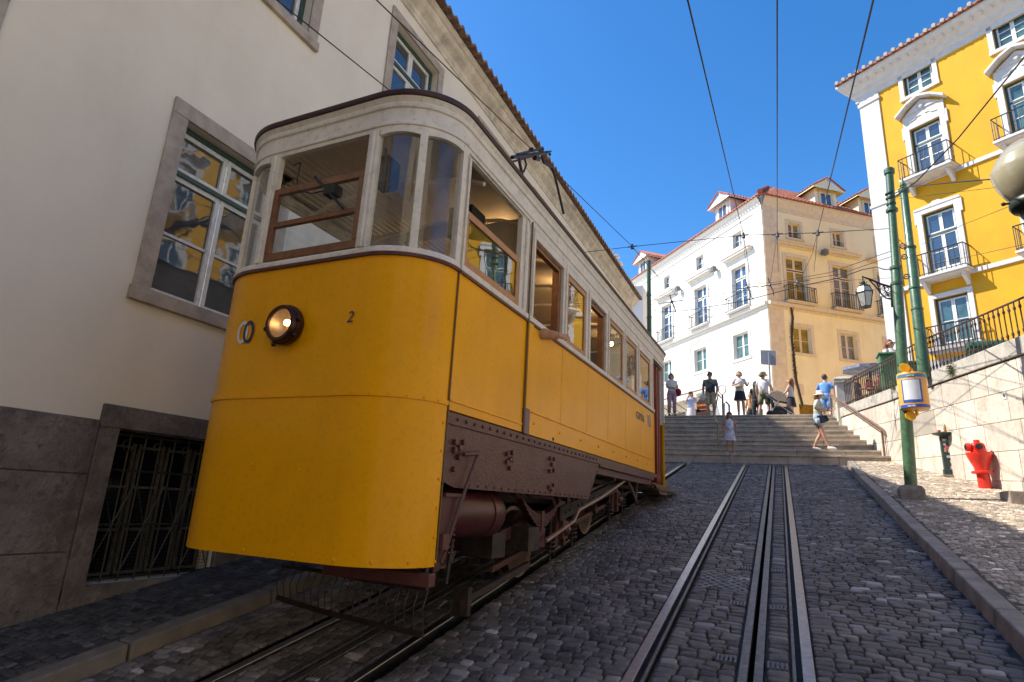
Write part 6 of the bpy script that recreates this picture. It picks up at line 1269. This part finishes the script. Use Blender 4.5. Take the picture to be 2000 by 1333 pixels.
# 11 woman with sun hat on the steps
fz = 3.36; q = aty(1603, 876, 17.85); b = (q[0], 17.88, fz)
o, W, J = person('woman in white sun hat and pale green shirt stepping right across the lower steps', b, 98, 1.60, dict(lean=(.0, .03), knR=(.08, .10, .50), anR=(.07, .23, .10), knL=(-.07, .03, .48), anL=(-.08, -.17, .10), elR=(.19, -.02, 1.14), wrR=(.08, .22, 1.12), elL=(-.2, .05, 1.14), wrL=(-.05, .24, 1.14), hd=(0, .06, 1.565), ht=(0, .065, 1.63)), hair=(.28, .13, .05), hairlen=.08, top=(PALG, .72), bottom=('shorts', cloth('denim_pale', (.30, .36, .42)), .74), feet=SHW, sleeves=.9, hat=cloth('hat_white', (.72, .70, .66)), glasses=True)
t = MB(); c = W((.17, .13, .86)); t.prism([c+[-.13, 0, .10], c+[.10, 0, .11], c+[.15, 0, -.03], c+[-.04, 0, -.11], c+[-.13, 0, -.05]], (0, .07, 0)); t.tube([W((-.12, .0, 1.42)), W((.08, .08, 1.2)), c+[0, .03, .1]], .008, 4); solo(t, 'handbag', cloth('navy_bag', (.015, .025, .05)), 'navy handbag at the hip of the woman in the sun hat', 'bag', tuple(c), bevel=.02)
t = MB(); c = W((.02, .28, 1.15)); t.box(c[0]-.04, c[0]+.04, c[1]-.01, c[1]+.01, c[2]-.03, c[2]+.07); solo(t, 'mobile_phone', cloth('phone_blue', (.2, .22, .5)), 'phone held by the woman in the sun hat', 'phone', tuple(c))
# 12 girl
q = aty(1427, 881, 17.25); b = (q[0], 17.3, 3.17); o, W, J = person('small girl in a floral white dress standing on the lowest steps', b, 178, 1.14, dict(knR=(.10, .02, .48), anR=(.13, -.0, .09), knL=(-.10, .02, .48), anL=(-.13, 0, .09), elR=(.25, -.02, 1.12), wrR=(.25, .06, .90), elL=(-.25, -.02, 1.12), wrL=(-.25, .06, .90)), skin=SKIN2, hairlen=.16, top=(FLOR,), bottom=('skirt', FLOR, .55), feet=cloth('pink_shoe', (.55, .35, .35)), sleeves=.05, scale_head=1.28)
t = MB(); c = W((0, 0, 1.70)); t.tube([W((-.10, .0, 1.63)), W((-.05, .0, 1.70)), W((.05, 0, 1.70)), W((.10, 0, 1.63))], .022, 6); hb_ = t.build('headband', cloth('pink', (.65, .12, .25)), o)
# 13 woman behind the bin
zt = cz(18.8)-.1; q = aty(1737, 664, 18.8); hh = float(q[2]-zt); b = (q[0]-.0, 18.8, zt)
o, W, J = person('red haired woman in sunglasses and spotted white shirt behind the railing', b, 150, hh, dict(elR=(.2, .04, 1.12), wrR=(.1, .2, 1.1)), hair=(.17, .05, .02), hairlen=.05, top=(mat('spotted_shirt', (.66, .65, .62), .85, stain=[((.05, .05, .06), .9, 30)]),), bottom=('skirt', cloth('navy_short', (.04, .04, .09)), .62), feet=SHOE, sleeves=.8, glasses=True)
# cafe guests behind the railing
for i, (px, py, y, c_, lab) in enumerate(((1672, 735, 21.9, (.03, .03, .05), 'cafe guest in dark clothes behind the railing next to the stone pier'), (1697, 744, 21.2, (.22, .05, .04), 'cafe guest in dark red behind the railing, seen between the bars'), (1717, 742, 20.6, (.18, .06, .05), 'cafe guest in brown red behind the railing nearest the bins'))):
    zf = cz(min(y, 21))-.1; q = aty(px, py, y); hh = max(1.15, float(q[2]-zf)); person(lab, (q[0], y, zf), 120+40*i, hh, dict(elR=(.2, .1, 1.12), wrR=(.1, .28, 1.1)), skin=SKIN2, hair=(.05, .03, .02), hairlen=.1*(i == 1), top=(cloth('guest%d' % i, c_),), bottom=('trousers', BEI if i == 1 else BLKC, .08), feet=SHW, sleeves=1.2, fem=i == 1)
# passenger leaning on the tram sill
b = TP(4.62, 2.16, -.30); 
o, W, J = person('passenger in the tram resting a tan sleeved arm on the open window sill', tuple(b), 20, 1.62, dict(pel=(0, -.02, .50), spi=(0, 0, .68), che=(0, .03, .86), nkb=(0, .05, 1.0), nek=(0, .07, 1.06), hd=(0, .1, 1.14), ht=(0, .1, 1.21), shR=(.16, .05, .96), shL=(-.16, .05, .96), elR=(.27, .20, .97), wrR=(.25, .48, 1.02), elL=(-.2, .1, .72), wrL=(-.1, .33, .66), hpR=(.09, .02, .47), hpL=(-.09, .02, .47), knR=(.1, .44, .48), knL=(-.1, .44, .48), anR=(.1, .42, .09), anL=(-.1, .42, .09)), hair=(.02, .015, .012), hairlen=.05, top=(cloth('tan_jacket', (.42, .21, .11), .2), .5), bottom=('trousers', BLKC, .08), feet=SHOE, sleeves=1.8, sit=True)
o['group'] = 'tram passengers'
# pushchair
pc = at_plaza(1524, 768, 1.05)*[1, 1, 1]; pc[1] = 22.8; pc[0] = aty(1524, 800, 22.8)[0]; x, y, z = pc; z = PZ
PCH = thing('pushchair', 'black framed pushchair with a beige folding hood beside the long haired woman', 'pushchair', (x, y, z)); M_AL = mat('pram_aluminium', (.40, .41, .43), .35, metal=.8)
for dx, dy in ((-.33, -.22), (-.33, .22), (.36, -.2), (.36, .2)):
    m = MB(); r = .13 if dx < 0 else .09; m.lathe([(r*.3, -.015), (r*.85, -.02), (r, -.012), (r, .012), (r*.85, .02), (r*.3, .015)], (x+dx, y+dy, z+r), 18, axis='y'); m.build('wheel', M_BK, PCH, smooth=True)
m = MB()
for dy in (-.22, .22): m.tube([(x-.55, y+dy, z+.95), (x-.1, y+dy, z+.5), (x+.42, y+dy, z+.12)], .016, 7); m.tube([(x-.33, y+dy, z+.13), (x-.1, y+dy, z+.52), (x-.02, y+dy, z+.62)], .014, 7)
m.tube([(x-.55, y-.22, z+.95), (x-.55, y+.22, z+.95)], .018, 7); m.build('frame', M_AL, PCH, smooth=True)
m = MB(); m.prism([(x-.28, y-.18, z+.45), (x+.30, y-.18, z+.38), (x+.42, y-.18, z+.20), (x+.36, y-.18, z+.17), (x+.22, y-.18, z+.30), (x-.22, y-.18, z+.34)], (0, .36, 0)); m.prism([(x-.33, y-.18, z+.80), (x-.26, y-.18, z+.80), (x-.16, y-.18, z+.40), (x-.26, y-.18, z+.38)], (0, .36, 0)); m.build('seat', cloth('pram_dark', (.03, .03, .035)), PCH, bevel=.02)
m = MB(); rows = []
for a in np.linspace(-.2, 2.5, 12): rows.append([(x-.10+.34*math.cos(a)*q_[0], y+q_[1], z+.62+.36*math.sin(a)*q_[0]) for q_ in ((.9, -.2), (1, -.19), (1.03, 0), (1, .19), (.9, .2))])
m.sheet(rows); m.add([(x-.1, y-.2, z+.62)]+[r[0] for r in rows], [(0, i, i+1) for i in range(1, 12)]); m.add([(x-.1, y+.2, z+.62)]+[r[4] for r in rows], [(0, i, i+1) for i in range(1, 12)]); m.build('hood', mat('hood_brown', (.34, .26, .20), .85, var=.25, scale=14), PCH, recalc=False)
m = MB(); m.box(x-.25, x+.22, y-.17, y+.17, z+.12, z+.32); m.build('basket', cloth('pram_dark', (.03, .03, .035)), PCH, bevel=.03)
# ------------------------------------------------------------------ overhead wires and near lamp globe
M_WIRE = mat('copper_wire', (.028, .03, .03), .5, metal=.4); M_INS = mat('insulator', (.10, .10, .11), .4)
def wire(label, pts, r=.011, sag=0., group='overhead wires', n=14):
    P = [np.array(p, float) for p in pts]; out = []
    for i in range(len(P)-1):
        for k in range(n): t = k/n; q = P[i]*(1-t)+P[i+1]*t; q = q-np.array([0, 0, sag*4*t*(1-t)]); out.append(q)
    out.append(P[-1]); m = MB(); m.tube(out, r*.62, 5); return solo(m, 'overhead_wire', M_WIRE, label, 'wire', tuple(P[0]), group, smooth=True)
yp = gb[1]
hang = [(1235, 482), (1452, 460), (1518, 458), (1597, 455)]
starts = [(735, 0), (1343, 0), (1518, 0), (1706, 0)]
# the trolley wires run parallel with the slope from behind the camera to the span wire
labs = ['trolley wire running above the tram roof and the eave of the cream building', 'first of the three wires crossing the open sky, sloping right', 'middle wire of the three crossing the open sky, nearly upright in view', 'rightmost wire of the three crossing the open sky, sloping left towards the street']
for (a, b, l) in zip(starts, hang, labs):
    q = aty(*b, yp); s = aty(*a, 3.0); dr = (q-s)/(q[1]-s[1]); wire(l, [q-dr*(yp+5), q, q+(np.array([dr[0], 1, T*.9]))*3.2 if b != (1235, 482) else q+np.array([.05, 3, .35])], .0095 if b != (1518, 458) else .0075)
q = aty(770, 170, 7.); s = aty(540, 0, 3.); wire('second trolley wire vanishing behind the front roof corner of the tram', [s-np.array([0, 6, 6*T]), s+np.array([0, 7.86, 7.86*T])], .011)
pe = aty(1737, 447, yp)
wire('main span wire tied to the green pole and carrying the trolley wires', [pe]+[aty(*h, yp) for h in hang[::-1]]+[aty(1190, 486, yp)-np.array([2.2, 0, 0])], .010)
SPW = thing('wire_hanger', 'clamp holding the trolley wire above the tram roof on the span wire', 'clamp', tuple(aty(*hang[0], yp)), 'wire clamps on the span wire')
ll = ['clamp holding the trolley wire above the tram roof on the span wire', 'leftmost wire clamp of the three over the corner house', 'middle wire clamp of the three over the corner house', 'rightmost wire clamp of the three over the corner house']
bpy.data.objects.remove(SPW)
for h, l in zip(hang, ll):
    c = aty(*h, yp); m = MB(); m.tube([c+[0, 0, .05], c+[0, 0, -.05]], [.02, .035], 8); m.ball(c, .03, 8); m.tube([c+[-.09, 0, .0], c+[.09, 0, 0]], .014, 6); m.tube([c, c+[.0, .2, .02]], .012, 5); solo(m, 'wire_clamp', M_INS, l, 'clamp', tuple(c), 'wire clamps on the span wire')
# lower wires between the two green poles
def LW(label, pts, y0, y1, r=.009, sag=0.): wire(label, [aty(px, py, y0+(y1-y0)*i/(len(pts)-1)) for i, (px, py) in enumerate(pts)], r, sag, n=6)
LW('upper thin feeder wire between the two green poles across the corner house', [(1272, 588), (1320, 575), (1420, 560), (1513, 552), (1620, 533), (1743, 490)], 19., yp)
LW('thin feeder wire just under the upper one across the corner house', [(1272, 596), (1380, 580), (1513, 556), (1640, 536), (1745, 500)], 19., yp)
LW('thick sagging cable passing in front of the balconies to the lantern pole', [(1276, 606), (1290, 610), (1340, 607), (1450, 589), (1560, 560), (1640, 543), (1685, 527), (1712, 522), (1728, 527), (1741, 526)], 19., yp, .017)
LW('faint wire from the lantern bracket towards the white side of the corner house', [(1274, 578), (1450, 572), (1640, 549), (1743, 543)], 19., yp, .006)
LW('continuing wire beyond the clamp above the tram', [(1235, 482), (1262, 515), (1310, 565), (1345, 605)], yp, 19, .008)
LW('steep wire dropping from the leftmost clamp to the wire junction', [(1452, 460), (1454, 490), (1462, 560)], yp, 16, .008)
LW('steep wire dropping from the middle clamp to the wire junction', [(1518, 458), (1512, 500), (1504, 556)], yp, 16, .008)
LW('steep wire dropping from the rightmost clamp to the wire junction', [(1597, 455), (1585, 500), (1566, 540), (1556, 556)], yp, 16, .008)
for px, py, l in ((1460, 562, 'wire junction in front of the white facade balcony'), (1504, 557, 'wire junction in front of the house corner'), (1558, 551, 'wire junction in front of the first cream balcony'), (1312, 590, 'wire junction beside the left green pole')):
    c = aty(px, py, 16); m = MB(); m.tube([aty(px-4, py-14, 16), c, aty(px+6, py+12, 16), aty(px+7, py+20, 16)], .018, 5); m.tube([aty(px-18, py+3, 16), c, aty(px+22, py-3, 16)], .013, 5); m.ball(c, .04, 7); solo(m, 'wire_junction', M_INS, l, 'junction', tuple(c), 'junctions of the feeder wires')
LW('black cable rising from the green poles past the pedimented windows', [(1752, 382), (1790, 355), (1872, 270), (1925, 205), (1990, 125), (2040, 62)], yp, 8, .017)
LW('black cable from the pole tops to the globe street lamp', [(1742, 381), (1772, 366), (1800, 363), (1860, 357), (1945, 350), (2060, 345)], yp, 6.5, .014)
LW('thin wire crossing the yellow wall below the upper belt course', [(1745, 390), (1790, 385), (1950, 366), (2050, 352)], yp, 7, .006)
LW('thin wire slanting over the yellow wall towards the globe lamp base', [(1800, 478), (1880, 440), (1975, 402), (2050, 370)], 12, 6, .006)
LW('thin wire slanting low across the yellow wall', [(1815, 520), (1900, 500), (1990, 480), (2050, 466)], 12, 7, .006)
LW('short stay wire between the two green poles', [(1740, 447), (1752, 465), (1770, 482), (1776, 486)], yp, 14.3, .01)
for a, b, l in (((1748, 482), (1776, 480), 'upper ring insulator'), ((1756, 500), (1776, 504), 'middle ring insulator'), ((1762, 540), (1778, 541), 'lower ring insulator')):
    p, q = aty(*a, 12.6), aty(*b, 13.9); m = MB(); m.tube([p, q], .012, 5); c = (p+q)/2; m.tube([c+np.array([.05*math.cos(t), 0, .05*math.sin(t)]) for t in np.linspace(0, 6.28, 12)], .014, 5); solo(m, 'ring_insulator', M_INS, l+' between the two green poles', 'insulator', tuple(p), 'insulators between the poles')
LW('taut wire from the ring insulators to the lantern pole', [(1743, 492), (1752, 484)], yp, 12.6, .01)
# near globe lamp on its post just beyond the right edge of the picture
g = aty(2014, 335, 4.4); LP = thing('globe_street_lamp', 'large ribbed milky glass globe lamp on a dark fitting at the right edge', 'street lamp', (float(g[0])+.02, 4.4, T*4.4+.13))
gx, gy = float(g[0]), 4.4; zc = float(g[2]); R0 = .205
m = MB(); pr = [(.105, -.20), (.12, -.185), (.155, -.14), (.188, -.07), (.205, .0), (.203, .03), (.18, .075), (.178, .085), (.172, .10), (.165, .105), (.155, .125), (.150, .13), (.135, .155), (.125, .16), (.10, .19), (.06, .215), (.02, .225), (.001, .226)]
Ml_ = Matrix.Rotation(R_(0), 4, 'X')
m.lathe([(r, z) for r, z in pr], (gx, gy, zc), 40, M=Ml_, caps=False)
gm = mat('milk_globe', (.44, .41, .29), .22, var=.1, scale=3, stain=[((.62, .60, .50), .5, 14)], coat=.4); gm.node_tree.nodes['Principled BSDF'].inputs['Transmission Weight'].default_value = .15
gm.node_tree.nodes['Principled BSDF'].inputs['Subsurface Weight'].default_value = .4; gm.node_tree.nodes['Principled BSDF'].inputs['Subsurface Radius'].default_value = (.1, .09, .06)
m.build('glass_globe', gm, LP, smooth=True, ang=50)
m = MB(); m.lathe([(.09, -.275), (.13, -.255), (.142, -.23), (.138, -.20), (.125, -.188), (.105, -.18), (.06, -.185)], (gx, gy, zc), 28); m.lathe([(.10, -.28), (.06, -.36), (.045, -.5), (.045, -.8), (.05, -1.2), (.06, T*4.4-zc+.5), (.09, T*4.4-zc+.3), (.11, T*4.4-zc+.08)], (gx, gy, zc), 20)
m.tube([(gx-.17, gy, zc-.205), (gx-.13, gy, zc-.205)], .008, 6); m.ball((gx-.17, gy, zc-.205), .014, 6); m.build('lamp_post', mat('lamp_fitting_green', (.02, .035, .03), .4, var=.2, scale=9), LP, smooth=True, ang=50)
# ------------------------------------------------------------------ tidy up
for o in bpy.data.objects:
    if '_w' in o: del o['_w']
